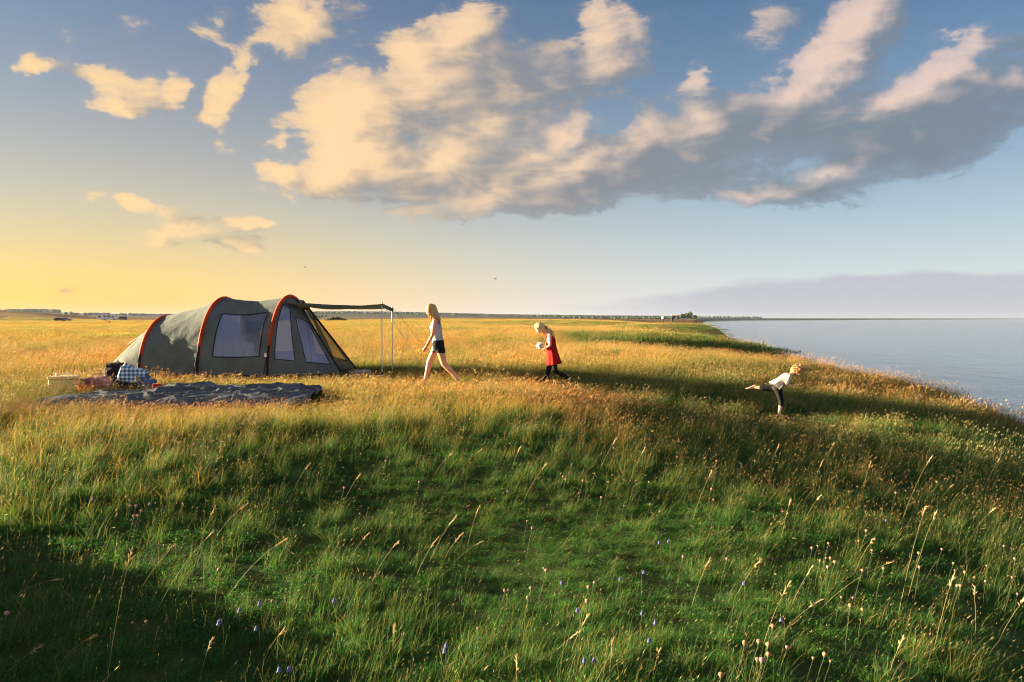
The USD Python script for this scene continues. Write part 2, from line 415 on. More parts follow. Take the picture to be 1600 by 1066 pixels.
g = Graph()
pos = g('geometry', 'position')
wv = g('mapping', 'vector', vector=pos, scale=(1, .45, 1), rotation=(0, 0, .5))
h1, h2 = g.noise(wv, .9, 4, .6), g.noise(wv, .12, 3, .5)
hh = g.math('add', g.math('multiply', h1, .35), g.math('multiply', h2, .9))
bmp = g('bump', 'normal', height=hh, strength=.65, distance=.5)
deep = g.mix(g.noise(g('mapping', 'vector', vector=pos, scale=(.3, 1, 1)), .01, 3, .5), (.012, .055, .10), (.03, .09, .13))
M_sea = g.make('sea_water', surface=g('principled_bsdf', 'BSDF', base_color=deep, roughness=.09, ior=1.33, normal=bmp))
sx = np.concatenate([np.linspace(-200, 400, 25), np.geomspace(450, 12000, 40)])
sy = np.concatenate([-np.geomspace(12000, 60, 25), np.linspace(-50, 400, 20), np.geomspace(450, 12000, 40)])
SX, SY = np.meshgrid(sx, sy, indexing='ij')
i, j = np.meshgrid(np.arange(len(sx) - 1), np.arange(len(sy) - 1), indexing='ij'); k = len(sy)
q = np.stack([i * k + j, (i + 1) * k + j, (i + 1) * k + j + 1, i * k + j + 1], -1).reshape(-1, 4)
tag(obj('sea', (np.stack([SX, SY, 0 * SX + SEA], -1).reshape(-1, 3), q), M_sea, smooth=False), kind='structure', label='calm pale blue sea reaching to the horizon')
# ------------------------------------------------------------------ the air
g = Graph()
M_haze = g.make('haze_air', volume=g('principled_volume', 'volume', color=(.34, .42, .58), density=HAZE, anisotropy=.1))
tag(obj('haze', box(-12500, -12500, SEA - 6, 12500, 12500, EYE + 60), M_haze, smooth=False), kind='stuff', label='thin evening haze over the land and sea')

BARE = []     # (x, y, half length, half width, angle) where things lie flat on the grass
# ------------------------------------------------------------------ tent
M_tent = cloth('tent_fabric', (.145, .175, .178), .06, .85, through=(.26, .22, .15), sheen=0.0)
M_tan = cloth('tan_and_sunlit_fabric', (.42, .34, .22), .35, .85)  # inner fabrics, and the sunlit look of the far porch side
M_dark = cloth('dark_trim', (.022, .024, .026), .05, .7, sheen=0.0)
M_flap = cloth('mud_flap_fabric', (.022, .026, .05), .03, .6)
M_orange = cloth('orange_sleeve', (.62, .085, .022), .2, .6)
M_awning = cloth('awning_fabric', (.14, .14, .10), .22, .8, sheen=0.0)
M_metal = plain('pole_metal', (.55, .55, .53), .35, metallic=.8)
M_cord = plain('guy_cord', (.42, .36, .24), .8)
M_white = plain('white_plastic', (.75, .74, .70), .4)
g = Graph()
pos = g('texture_coordinate', 'object')
wr = g('bump', 'normal', height=g.noise(pos, 7, 4, .6), strength=.5, distance=.03)
tr = g('transparent_bsdf', 'BSDF', color=(.62, .66, .80))
film = g('principled_bsdf', 'BSDF', base_color=(.20, .26, .42), roughness=.25, normal=wr, specular_ior_level=.5)
gl = g('glossy_bsdf', 'BSDF', color=(.8, .85, 1.0), roughness=.12, normal=wr)
fr = g('fresnel', 'fac', IOR=1.5)
pane = g('mix_closure', 'closure', fac=.48, closure1=tr, closure2=film)
M_pane = g.make('clear_window_film', surface=g('mix_closure', 'closure', fac=fr, closure1=pane, closure2=gl))

ARCH = [(-4.5, .10, 1.12), (-4.1, .62, 1.24), (-3.65, 1.10, 1.33), (-3.2, 1.52, 1.40), (-2.45, 1.76, 1.47), (-1.7, 1.98, 1.52), (-.85, 1.95, 1.51), (0.0, 2.02, 1.55)]
_u, _h, _w = np.array(ARCH).T


def skin(u, phi, out=0.0):
    """a point of the tent's outer skin; the fabric sinks a little between the arches"""
    h, w = np.interp(u, _u, _h), np.interp(u, _u, _w)
    sag = 0.0
    for a, b in ((-3.2, -1.7), (-1.7, 0.0)):
        if a < u < b:
            sag = .05 * math.sin(math.pi * (u - a) / (b - a))
    return np.array([u, -(w - sag * .7 + out) * math.cos(phi), max((h - sag + out) * math.sin(phi) ** .92, 0)])


def sheet(fn, us, vs, thick=None):
    P = np.array([[fn(a, b) for b in vs] for a in us]); n, k = P.shape[:2]
    i, j = np.meshgrid(np.arange(n - 1), np.arange(k - 1), indexing='ij')
    q = np.stack([i * k + j, (i + 1) * k + j, (i + 1) * k + j + 1, i * k + j + 1], -1).reshape(-1, 4)
    return trimesh.Trimesh(P.reshape(-1, 3), np.vstack([q[:, [0, 1, 2]], q[:, [0, 2, 3]]]), process=False)


def wrinkle(m, amp, scale, seed):
    m.vertices = m.vertices + (amp * (meshkit.fbm(m.vertices / scale, 3, seed) - .5))[:, None] * m.vertex_normals
    return m


PI = math.pi
TENT_AT = np.array([-5.62, 18.6]); TENT_RZ = math.radians(-3.5)
tz = float(height(*TENT_AT)) + .0
tent = thing('tent', 'large grey tunnel tent with three orange topped arches on the golden grass', 'tent', (*TENT_AT, tz), TENT_RZ)
lin = np.linspace
rear = wrinkle(sheet(skin, lin(-4.5, -1.7, 60), lin(0.0, PI, 80)), .05, .30, 3)
obj('rear_wall', rear, M_tent, tent, smooth=True)
p_lo, p_hi, u0, u1 = math.radians(15), math.radians(53), -1.36, -.22
mid = [sheet(skin, lin(-1.7, 0, 20), lin(p_hi, PI - p_hi, 30)), sheet(skin, lin(-1.7, 0, 20), lin(0, p_lo, 8)), sheet(skin, lin(-1.7, u0, 6), lin(p_lo, p_hi, 16)), sheet(skin, lin(u1, 0, 5), lin(p_lo, p_hi, 16)),
       sheet(skin, lin(-1.7, 0, 20), lin(PI - p_lo, PI, 8)), sheet(skin, lin(-1.7, u0, 6), lin(PI - p_hi, PI - p_lo, 16)), sheet(skin, lin(u1, 0, 5), lin(PI - p_hi, PI - p_lo, 16))]
obj('side_wall', wrinkle(cat(*mid), .03, .3, 14), M_tent, tent, smooth=True)
for a, b in ((p_lo, p_hi), (PI - p_hi, PI - p_lo)):
    w = obj('window', wrinkle(sheet(lambda u, p: skin(u, p, -.004), lin(u0, u1, 14), lin(a, b, 16)), .012, .25, 8), M_pane, tent, smooth=True)
    rim = [tube([skin(u, a, .004) for u in lin(u0, u1, 8)], .012), tube([skin(u, b, .004) for u in lin(u0, u1, 8)], .012), tube([skin(u0, p, .004) for p in lin(a, b, 10)], .012), tube([skin(u1, p, .004) for p in lin(a, b, 10)], .012)]
    obj('window_rim', cat(*rim), M_dark, w)
curt = sheet(lambda u, p: skin(u, p, -.10) + np.array([.03 * math.sin(40 * p), 0, 0]), lin(-.62, -.34, 8), lin(math.radians(22), math.radians(54), 14))
obj('curtain', curt, M_tan, tent, smooth=True)

# the porch in front: a fabric side from each leg of the front arch to a sloping door edge
TOP = {-1: np.array([.22, -.22, 1.93]), 1: np.array([.22, .22, 1.93])}
FOOT = {-1: np.array([1.55, -.62, 0.0]), 1: np.array([1.62, .60, 0.0])}


def porch(side):
    def fn(t, s):
        a = skin(0.0, s * math.radians(80)) * np.array([1, -side, 1])
        e = FOOT[side] * (1 - s) + TOP[side] * s
        p = a * (1 - t) + e * t
        return p + np.array([0, side * .10 * math.sin(PI * t) * (1 - s) ** .5 * s ** .3, 0])
    return fn


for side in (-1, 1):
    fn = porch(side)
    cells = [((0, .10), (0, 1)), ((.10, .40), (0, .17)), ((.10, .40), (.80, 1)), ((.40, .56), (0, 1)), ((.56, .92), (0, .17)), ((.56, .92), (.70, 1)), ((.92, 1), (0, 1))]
    obj('porch_side', cat(*[sheet(fn, lin(*a, 7), lin(*b, 14)) for a, b in cells]), M_tent if side < 0 else M_tan, tent, smooth=True)  # far side: sunlight through the grey fabric is put in as tan
    for a, b in (((.10, .40), (.17, .80)), ((.56, .92), (.17, .70))):
        w = obj('window', wrinkle(sheet(fn, lin(*a, 9), lin(*b, 14)), .012, .22, 5), M_pane, tent, smooth=True)
        rim = [tube([fn(t, s) for s in lin(*b, 8)], .010) for t in a] + [tube([fn(t, s) for t in lin(*a, 5)], .010) for s in b]
        obj('window_rim', cat(*rim), M_dark, w)
    obj('door_edge', tube([fn(1.0, s) + np.array([.01, 0, 0]) for s in lin(0, 1, 10)], .022), M_dark, tent)
    strip = sheet(lambda t, z: fn(t, 0.0) + np.array([0, side * .05 * (1 - z), .13 * z + .0]) + np.array([.02, side * .02, 0]), lin(0, 1, 12), lin(0, 1, 3))
    obj('mud_flap', strip, M_flap, tent, smooth=True)
for side in (0, 1):
    strip = sheet(lambda u, z: (skin(u, 0.0 if side == 0 else PI, .05 * (1 - z) + .012) * np.array([1, 1, 0]) + np.array([0, 0, .14 * z])), lin(-4.5, 0, 40), lin(0, 1, 3))
    obj('mud_flap', wrinkle(strip, .02, .2, 4), M_flap, tent, smooth=True)
obj('door_sill', box(1.50, -.58, .0, 1.62, .56, .14), M_flap, tent)
# rolled-up door under the top of the opening
obj('rolled_door', tube([(.34, y, 1.76 + .02 * math.cos(9 * y)) for y in lin(-.30, .30, 9)], .055, 8), M_tan, tent)
obj('roof_liner', sheet(lambda a, y: np.array([.02 + a, y, 1.86 - .45 * y * y - .10 * a]), lin(-.5, .2, 5), lin(-.6, .6, 9)), M_tan, tent, smooth=True)
# sleeping compartment hung inside the rear
inner = sheet(lambda z, p: np.array([-1.78, -(1.40 * math.cos(p)) * 1.0, max(1.82 * math.sin(p) * z, .03)]), lin(0, 1, 10), lin(0.02, PI - .02, 24))
inn = obj('inner_wall', inner, M_tan, tent, smooth=True)
obj('inner_door', tube([(-1.755, -.45 + .45 * math.cos(a), .75 + .65 * math.sin(a)) for a in lin(0, 2 * PI, 24)], .018), M_dark, inn)
for i, (u, c0, c1) in enumerate([(0.0, 22, 158), (-1.7, 22, 158), (-3.2, 22, 158)]):
    r = .042 if u == 0 else .036
    a = obj('arch', tube([skin(u, p, .012) for p in lin(math.radians(c0), math.radians(c1), 44)], r, 8), M_orange, tent, smooth=True)
    for p0, p1 in ((0.0, c0), (c1, 180)):
        obj('arch_leg', tube([skin(u, p, .010) for p in lin(math.radians(p0), math.radians(p1), 12)], .030, 8), M_dark, a, smooth=True)
    obj('piping', tube([skin(u + .05, p, .012) for p in lin(math.radians(2), math.radians(90), 30)], .008, 5), M_orange, a)
    b = skin(u, math.radians(12), .055)
    bk = box(-.025, -.015, -.045, .025, .015, .045); bk.apply_translation(b + np.array([-.03, 0, .12])); obj('buckle', bk, M_white, tent)
    s0 = skin(u, math.radians(24), .03); s1 = np.array([u - .05, -(np.interp(u, _u, _w) + .16), 0.0])
    obj('peg_strap', tube([s0, s1], .010, 5), M_dark, tent)
hood = sheet(lambda a, b: np.array([-3.72 - .36 * a, .30 * (b - .5) * 2 - .1, 1.12 - .22 * a - .10 * (2 * b - 1) ** 2]), lin(0, 1, 6), lin(0, 1, 8))
obj('vent_hood', hood, M_tent, tent, smooth=True)
# awning over two poles
A0, A1 = 2.48, .56
def aw(t, s):
    y = (s * 2 - 1) * (A1 + .06 * (1 - t)); near = (1 - s)
    z = 1.87 - .05 * t - .05 * math.sin(PI * t) - .10 * s * t
    z += .10 * max(0, t - .0) * 0 + .03 * math.cos(PI * (2 * s - 1)) * math.sin(PI * t)
    return np.array([.12 + t * (A0 + .02 - .12), y, z])
aww = obj('awning', wrinkle(sheet(aw, lin(0, 1, 26), lin(0, 1, 12)), .025, .5, 12), M_awning, tent, smooth=True)
val = sheet(lambda t, z: aw(t, 0.0) + np.array([0, -.012, -z * (.035 + .05 * math.sin(PI * min(1, t * 1.1)) ** 1.5)]), lin(0, 1, 26), lin(0, 1, 3))
obj('valance', val, M_awning, aww, smooth=True)
val = sheet(lambda s, z: aw(1.0, s) + np.array([.012, 0, -z * .10]), lin(0, 1, 10), lin(0, 1, 3))
obj('valance', val, M_awning, aww, smooth=True)
pt = [np.array([A0, -A1, 1.83]), np.array([A0, A1, 1.73])]
for p in pt:
    pl = obj('awning_pole', tube([(p[0], p[1], -.05), (p[0], p[1], .9), (p[0], p[1], p[2] + .05)], .0125, 8), M_metal, tent, smooth=True)
    obj('pole_tip', tube([(p[0], p[1], p[2] + .045), (p[0], p[1], p[2] + .09)], .006, 6), M_metal, pl)
for p, e in ((pt[0], (3.75, -1.15, 0)), (pt[1], (3.85, .95, 0)), (pt[1], (2.9, 2.0, 0))):
    obj('guy_line', tube([p + np.array([0, 0, .03]), np.array(e, float)], .005, 5), M_cord, tent)


def peg_line(fr, to):
    c, s = math.cos(TENT_RZ), math.sin(TENT_RZ)
    return tube([fr, to], .004, 5)


for u, v in ((-3.2, -2.6), (-4.4, -1.6)):
    obj('guy_line', peg_line(skin(u if u > -4 else -4.1, math.radians(50)), np.array([u - .4, v, .0])), M_cord, tent)
BARE.append((TENT_AT[0] - 1.5, TENT_AT[1] + .25, 3.1, 1.25, TENT_RZ))

# ------------------------------------------------------------------ crumpled tarpaulin and the picnic things
g = Graph()
pos = g('texture_coordinate', 'object')
n = g.noise(pos, 2.2, 6, .6)
cr = g.noise(g('mapping', 'vector', vector=pos, scale=(1, 2.2, 1)), 5.5, 5, .62, .8)
bm = g('bump', 'normal', height=cr, strength=.45, distance=.05)
M_tarp = g.make('tarpaulin', surface=g('principled_bsdf', 'BSDF', base_color=g('rgb_ramp', 'color', fac=n, ramp=[(.35, (.026, .036, .048)), (.65, (.058, .078, .10))]), roughness=.50, normal=bm))
TARP_AT, TARP_RZ = (-5.42, 12.5), math.radians(5)


def tarp():
    nx, ny = 220, 90
    u, v = np.meshgrid(np.linspace(-2.05, 2.05, nx), np.linspace(-.95, .95, ny), indexing='ij')
    wob = .12 * (meshkit.fbm(np.stack([u * .9, v * .9 + 7, 0 * u], -1), 3, 4) - .5)
    x = u + wob * (np.abs(v) > 0) + .12 * (meshkit.fbm(np.stack([u * 2, v * 2, 3 + 0 * u], -1), 2, 6) - .5)
    y = v * (1 - .10 * np.clip(u / 2.45, -1, 1) ** 2 + .05 * np.sin(2.1 * u)) + .14 * (meshkit.fbm(np.stack([u * 1.7, v, 9 + 0 * u], -1), 3, 8) - .5)
    r = meshkit.fbm(np.stack([u * 1.5 + .6 * v, v * 2.6 - .5 * u, 0 * u], -1), 4, 13)
    ridge = (1 - np.abs(2 * meshkit.fbm(np.stack([u * 1.1 - v, v * 2.2 + .8 * u, 5 + 0 * u], -1), 3, 17) - 1)) ** 9 + .7 * (1 - np.abs(2 * meshkit.fbm(np.stack([u * 1.6 + 1.3 * v, v * 3.0 - .4 * u, 2 + 0 * u], -1), 2, 27) - 1)) ** 14
    body = np.clip(1.15 - (np.abs(v) / .95) ** 5 - (np.abs(u) / 2.3) ** 8, 0, 1)
    z = .05 + body * (.12 + .06 * (r - .3) + .06 * ridge + .05 * np.clip((v + .2) / 1.1, 0, 1))
    z = z * (.72 + .28 * np.clip((u + 1.2) / 1.2, 0, 1))
    z = np.maximum(z, .015 + .05 * r)
    i, j = np.meshgrid(np.arange(nx - 1), np.arange(ny - 1), indexing='ij')
    q = np.stack([i * ny + j, (i + 1) * ny + j, (i + 1) * ny + j + 1, i * ny + j + 1], -1).reshape(-1, 4)
    c, s = math.cos(TARP_RZ), math.sin(TARP_RZ)
    z = z + height(TARP_AT[0] + c * x - s * y, TARP_AT[1] + s * x + c * y) - height(*TARP_AT)
    return np.stack([x, y, z], -1).reshape(-1, 3), q


tp = thing('tarpaulin', 'crumpled dark blue grey tarpaulin spread on the grass before the tent', 'tarpaulin', (*TARP_AT, float(height(*TARP_AT))), TARP_RZ)
obj('sheet', tarp(), M_tarp, tp, smooth=True)
BARE.append((*TARP_AT, 2.25, .86, TARP_RZ))
obj('fold', wrinkle(sheet(lambda a, b: np.array([-2.15 + 1.3 * a, -.62 - .38 * b + .06 * math.sin(7 * a), .15 + .05 * math.sin(5 * a) - .12 * b * b]), lin(0, 1, 24), lin(0, 1, 10)), .07, .22, 23), M_tarp, tp, smooth=True)
obj('fold', wrinkle(sheet(lambda a, b: np.array([.5 + 1.5 * a, -.66 - .34 * b + .05 * math.sin(6 * a), .13 + .04 * math.sin(8 * a) - .11 * b * b]), lin(0, 1, 24), lin(0, 1, 10)), .07, .22, 29), M_tarp, tp, smooth=True)


def lump(w, d, h, seed, amp=.05, scale=.16, r=.05):
    m = tri(round_box(w, d, h, r, 12).refine_to_length(max(w, d, h) / 14))
    n = trimesh.Trimesh(m.vertices, m.faces)
    z = np.clip(n.vertices[:, 2] / h * 3, 0, 1)
    n.vertices = n.vertices + (amp * (meshkit.fbm(n.vertices / scale + seed, 3, seed) - .5) * z)[:, None] * n.vertex_normals
    return n


def spot(px, d):
    e = ray(px, 600) * d
    return np.array([e[0], d, float(height(e[0], d)) + (.07 if px < 300 else 0)])


g = Graph()
pos = g('texture_coordinate', 'object')
sp = g('voronoi_texture', 'distance', vector=pos, scale=22.0)
M_cream = g.make('speckled_cream', surface=g('principled_bsdf', 'BSDF', base_color=g.mix(g.step(sp, .24, .16), (.72, .58, .27), (.25, .24, .12)), roughness=.5))
g = Graph()
pos = g('texture_coordinate', 'object')
g.nodes['sx'] = ('separate_xyz', {}); g.links.append((pos[1:], 'sx.vector'))
def band(a):
    return g.math('greater_than', g.math('fraction', g.math('multiply', a, 13.0)), .5)
ck = g.math('multiply', g.math('add', band(g.math('add', '@sx.x', g.math('multiply', '@sx.y', .15))), band('@sx.z')), .5)
M_check = g.make('blue_check', surface=g('principled_bsdf', 'BSDF', base_color=g('rgb_ramp', 'color', fac=ck, ramp=[(0, (.68, .72, .76)), (.5, (.22, .36, .52)), (1, (.03, .09, .22))]), roughness=.8))
M_pink = cloth('pink_fabric', (.46, .14, .26), .2)
M_mauve = cloth('mauve_fabric', (.36, .22, .36), .2)
M_black = cloth('black_fabric', (.014, .015, .018), .03, sheen=0.0)
M_orangep = plain('orange_plastic', (.68, .13, .03), .4)
M_red = plain('red_plastic', (.5, .03, .03), .45)
M_blue = cloth('blue_fabric', (.08, .18, .32), .1)
M_pale = cloth('pale_pink_fabric', (.46, .32, .34), .25)
M_green = cloth('dark_green_fabric', (.03, .06, .045), .05)
M_yellow = cloth('pale_yellow_fabric', (.62, .52, .24), .2)

p = spot(100, 13.9); t = thing('cool_box', 'cream speckled cool box at the left end of the tarpaulin', 'cool box', p, .15)
obj('body', tri(round_box(.45, .30, .22, .03)), M_cream, t)
l = obj('lid', trimesh.Trimesh(*(lambda m: (m.vertices + np.array([0, 0, .222]), m.faces))(tri(round_box(.47, .32, .06, .02)))), M_cream, t)
obj('handle', tube([(-.16, 0, .27), (-.13, 0, .325), (.13, 0, .325), (.16, 0, .27)], .012, 6), M_white, l)
p = spot(135, 13.7); t = thing('plastic_tub', 'small orange plastic tub between the cool box and the pink bag', 'tub', p, .1)
ring = lambda r, z, n=20: [(r * math.cos(a) * 1.25, r * math.sin(a), z) for a in np.linspace(0, 2 * PI, n)]
obj('bowl', trimesh.creation.revolve(np.array([(0, .01), (.11, .01), (.15, .15), (.162, .15), (.12, 0), (0, 0)]), sections=24), M_orangep, t)
obj('rim', tube(ring(.15, .155), .008, 5, False), M_orangep, t)
p = spot(152, 14.1); t = thing('shopping_bag', 'slumped pink and mauve bag beside the black rucksack', 'bag', p, .2)
obj('body', lump(.46, .30, .26, 3, .12, .12), M_pink, t, smooth=True)
obj('side_panel', lump(.22, .32, .20, 5, .10, .10), M_mauve, t, smooth=True)
for y in (-.08, .08):
    obj('handle', tube([(-.10, y, .22), (-.06, y, .33), (.05, y, .35), (.10, y, .22)], .010, 6), M_mauve, t)
p = spot(182, 14.5); t = thing('rucksack', 'upright black rucksack behind the blue checked bag', 'rucksack', p, -.2)
obj('body', lump(.42, .26, .46, 7, .07, .2, .10), M_black, t, smooth=True)
f = lump(.30, .10, .22, 9, .04, .15, .04); f.apply_translation((0, -.17, .05)); obj('front_pocket', f, M_black, t, smooth=True)
f = lump(.36, .24, .10, 11, .04, .15, .04); f.apply_translation((0, 0, .42)); obj('lid', f, M_black, t, smooth=True)
obj('carry_loop', tube([(-.05, .05, .5), (0, .05, .56), (.05, .05, .5)], .010, 6), M_black, t)
p = spot(206, 14.1); t = thing('picnic_bag', 'blue and white checked picnic bag leaning on the black rucksack', 'bag', p + np.array([0, 0, .02]), .1)
f = lump(.50, .24, .30, 13, .06, .2, .05); f.apply_transform(trimesh.transformations.rotation_matrix(.25, [0, 1, 0])); f.apply_translation((0, 0, .13)); obj('body', f, M_check, t, smooth=True)
obj('handle', tube([(-.16, -.03, .42), (-.10, -.03, .52), (.06, -.03, .50), (.14, -.03, .36)], .012, 6), M_white, t)
obj('base', lump(.50, .30, .14, 15, .05, .2, .05), M_black, t, smooth=True)
p = spot(227, 14.05); t = thing('folded_towel', 'blue towel with a pale yellow fold right of the checked bag', 'towel', p, -.5)
f = lump(.30, .22, .24, 17, .08, .12, .05); f.apply_transform(trimesh.transformations.rotation_matrix(.4, [0, 1, 0])); f.apply_translation((0, 0, .05)); obj('towel', f, M_blue, t, smooth=True)
f = lump(.24, .20, .05, 19, .05, .12, .02); f.apply_transform(trimesh.transformations.rotation_matrix(.6, [0, 1, 0])); f.apply_translation((-.03, -.03, .22)); obj('fold', f, M_yellow, t, smooth=True)
p = spot(258, 14.0); t = thing('blanket', 'rumpled pale pink blanket lying right of the blue towel', 'blanket', p, .1)
obj('sheet', lump(.66, .40, .10, 21, .14, .14, .04), M_pale, t, smooth=True)
f = lump(.3, .3, .08, 24, .1, .12, .03); f.apply_translation((.2, -.05, .05)); obj('fold', f, M_mauve, t, smooth=True)
p = spot(246, 13.7); t = thing('lunch_box', 'small red box in front of the pale pink blanket', 'box', p + np.array([0, 0, .06]), .3)
obj('body', tri(round_box(.16, .11, .09, .015)), M_red, t); f = tri(round_box(.165, .115, .025, .010)); f.apply_translation((0, 0, .091)); obj('lid', f, M_red, t)
p = spot(133, 14.6); t = thing('folded_cloth', 'dark green folded cloth lying behind the pink bag', 'cloth', p, .05)
obj('layer', lump(.72, .3, .16, 25, .06, .2, .04), M_green, t, smooth=True); f = lump(.5, .26, .06, 27, .05, .2, .02); f.apply_translation((.05, 0, .15)); obj('layer', f, M_green, t, smooth=True)
p = spot(566, 17.4); t = thing('stuff_sack', 'small pale grey sack on the grass in front of the tent door', 'sack', p + np.array([0, 0, .05]), .1)
M_sack = cloth('grey_sack', (.38, .36, .34), .1)
obj('body', lump(.40, .2, .17, 31, .08, .12, .06), M_sack, t, smooth=True)
obj('neck', tube([(-.2, 0, .1), (-.25, 0, .1), (-.29, .01, .11)], [.05, .025, .05], 8), M_sack, t, smooth=True)
p = spot(591, 17.6); t = thing('shoe', 'dark shoe on the grass at the foot of the awning pole', 'shoe', p + np.array([0, 0, .05]), .6)
obj('upper', tri(m3.Manifold.batch_hull([m3.Manifold.sphere(r, 12).translate(q) for q, r in (((-.11, 0, .05), .04), ((.10, 0, .035), .035), ((-.07, 0, .10), .035))]).refine_to_length(.03)), M_black, t, smooth=True)
obj('sole', tri(m3.Manifold.batch_hull([m3.Manifold.cylinder(.02, .045, .045, 14).translate(q) for q in ((-.11, 0, -.01), (.11, 0, -.01))])), M_white, t)

# ------------------------------------------------------------------ people
def skinmat(name, col):
    g = Graph()
    pos = g('texture_coordinate', 'object')
    n = g.noise(pos, 14, 3, .5); c = np.array(col)
    return g.make(name, surface=g('principled_bsdf', 'BSDF', base_color=g('rgb_ramp', 'color', fac=n, ramp=[(.3, tuple(c * .88)), (.7, tuple(c * 1.1))]), roughness=.5, subsurface_weight=.12, subsurface_scale=.02))


M_skin = skinmat('skin', (.50, .27, .17)); M_skin2 = skinmat('fair_skin', (.60, .36, .25))
M_hair = plain('blond_hair', (.42, .29, .12), .45, 60, bump=.6); M_hair2 = plain('light_blond_hair', (.56, .43, .22), .45, 60, bump=.6); M_hair3 = plain('curly_hair', (.38, .22, .09), .5, 50, bump=.6)
M_top = cloth('white_jersey', (.60, .64, .70), .2); M_shirt = cloth('cream_jersey', (.74, .70, .62), .25); M_short = cloth('black_jersey', (.012, .012, .014), .02, sheen=0.0); M_legging = cloth('legging_jersey', (.014, .014, .018), .02, sheen=0.0)
M_dress = cloth('red_cotton', (.60, .018, .016), .25); M_eye = plain('eye', (.03, .02, .015), .3); M_lip = plain('lip', (.36, .12, .10), .5); M_fleece = plain('white_paper', (.46, .47, .50), .8, 30, bump=.8, dist=.03)


def S(p, r, seg=18):
    return m3.Manifold.sphere(float(r), seg).translate(tuple(map(float, p)))


def chain(*pr):
    """hulls between neighbouring (point, radius) pairs"""
    return [m3.Manifold.batch_hull([S(*a), S(*b)]) for a, b in zip(pr[:-1], pr[1:])]


def blob(*pr):
    return m3.Manifold.batch_hull([S(*a) for a in pr])


def finish(parts, length=.014, it=8, lam=.5):
    m = m3.Manifold.batch_boolean(parts, m3.OpType.Add)
    t = tri(m.refine_to_length(length)); t.merge_vertices()
    trimesh.smoothing.filter_taubin(t, lamb=lam, nu=lam + .03, iterations=it)
    return t


def unit(v):
    v = np.asarray(v, float); return v / (np.linalg.norm(v) + 1e-12)


def hand(wrist, tip_dir, palm_n, thumb_dir, k=1.0, curl=.6):
    """palm, four fingers of different lengths and a thumb; palm_n is the way the palm looks, the fingers curl towards it"""
    w, f, n, th = np.asarray(wrist, float), unit(tip_dir), unit(palm_n), unit(thumb_dir)
    out = [blob((w, .024 * k), (w + f * .035 * k + th * .022 * k, .017 * k), (w + f * .085 * k + th * .026 * k, .0135 * k), (w + f * .078 * k - th * .026 * k, .0135 * k), (w + f * .03 * k - th * .02 * k, .016 * k))]
    for o, L in ((.028, .066), (.010, .075), (-.009, .070), (-.027, .054)):
        p = w + f * (.085 if abs(o) < .02 else .078) * k + th * o * k
        pts = [(p, .0098 * k)]; a = curl * .5
        for j, part in enumerate((.45, .32, .23)):
            p = p + (f * math.cos(a) + n * math.sin(a)) * L * part * k; a += curl
            pts.append((p, (.0092 - .0009 * j) * k))
        out += chain(*pts)
    b = w + f * .022 * k + th * .026 * k
    q = b + (f * .55 + th * .75 + n * .3) * .034 * k
    out += chain((b, .014 * k), (q, .0115 * k), (q + (f * .9 + th * .2 + n * .4) * .03 * k, .009 * k))
    return out


def foot(ankle, toe, up, k=1.0):
    a, t, u = np.asarray(ankle, float), np.asarray(toe, float), unit(up)
    f = unit(t - a); f = unit(f - u * (f @ u) * .0)
    s = unit(np.cross(u, f))
    heel = a - u * .05 * k - f * .03 * k
    ball = t - f * .05 * k
    out = [blob((a, .036 * k), (heel, .03 * k), (ball + s * .022 * k, .02 * k), (ball - s * .022 * k, .02 * k))]
    for o, L, r in ((.026, .05, .013), (.010, .052, .010), (-.004, .047, .0095), (-.017, .04, .009), (-.028, .032, .0085)):
        out += chain((ball + s * o * k, r * 1.15 * k), (ball + s * o * 1.05 * k + f * L * k, r * k))
    return out


def head(c, fwd, up, k=1.0):
    """skull, brow, cheeks, nose, jaw and ears; c is the middle of the skull. Returns shapes, then the eye and lip places"""
    c, f = np.asarray(c, float), unit(fwd); u = unit(np.asarray(up, float) - f * (np.asarray(up, float) @ f)); s = np.cross(u, f)
    P = lambda a, b, d: c + (f * a + s * b + u * d) * k
    out = [blob((P(-.02, 0, .02), .080 * k), (P(.015, 0, .025), .076 * k), (P(0, 0, -.01), .072 * k)),
           blob((P(.045, .025, -.03), .042 * k), (P(.045, -.025, -.03), .042 * k), (P(.062, 0, -.088), .024 * k), (P(.0, .04, -.055), .03 * k), (P(.0, -.04, -.055), .03 * k), (P(.062, 0, .02), .035 * k)),
           blob((P(.088, 0, -.005), .010 * k), (P(.110, 0, -.036), .010 * k), (P(.085, .013, -.040), .009 * k), (P(.085, -.013, -.040), .009 * k)),
           blob((P(.084, .014, -.066), .008 * k), (P(.084, -.014, -.066), .008 * k), (P(.088, 0, -.062), .008 * k)), S(P(.078, 0, -.096), .016 * k)]
    for q in (-1, 1):
        out.append(blob((P(-.005, q * .076, .0), .014 * k), (P(-.012, q * .082, .015), .012 * k), (P(-.004, q * .074, -.025), .009 * k)))
    return out, [P(.083, q * .031, -.004) for q in (-1, 1)], P(.0905, 0, -.066), P


def face_parts(t, eyes, lip, fwd, k, s_axis):
    for e in eyes:
        obj('eye', tri(S(e, .0085 * k, 10)), M_eye, t, smooth=True)
    obj('mouth', tri(blob((lip + s_axis * .018 * k, .0045 * k), (lip - s_axis * .018 * k, .0045 * k), (lip, .0055 * k))), M_lip, t, smooth=True)


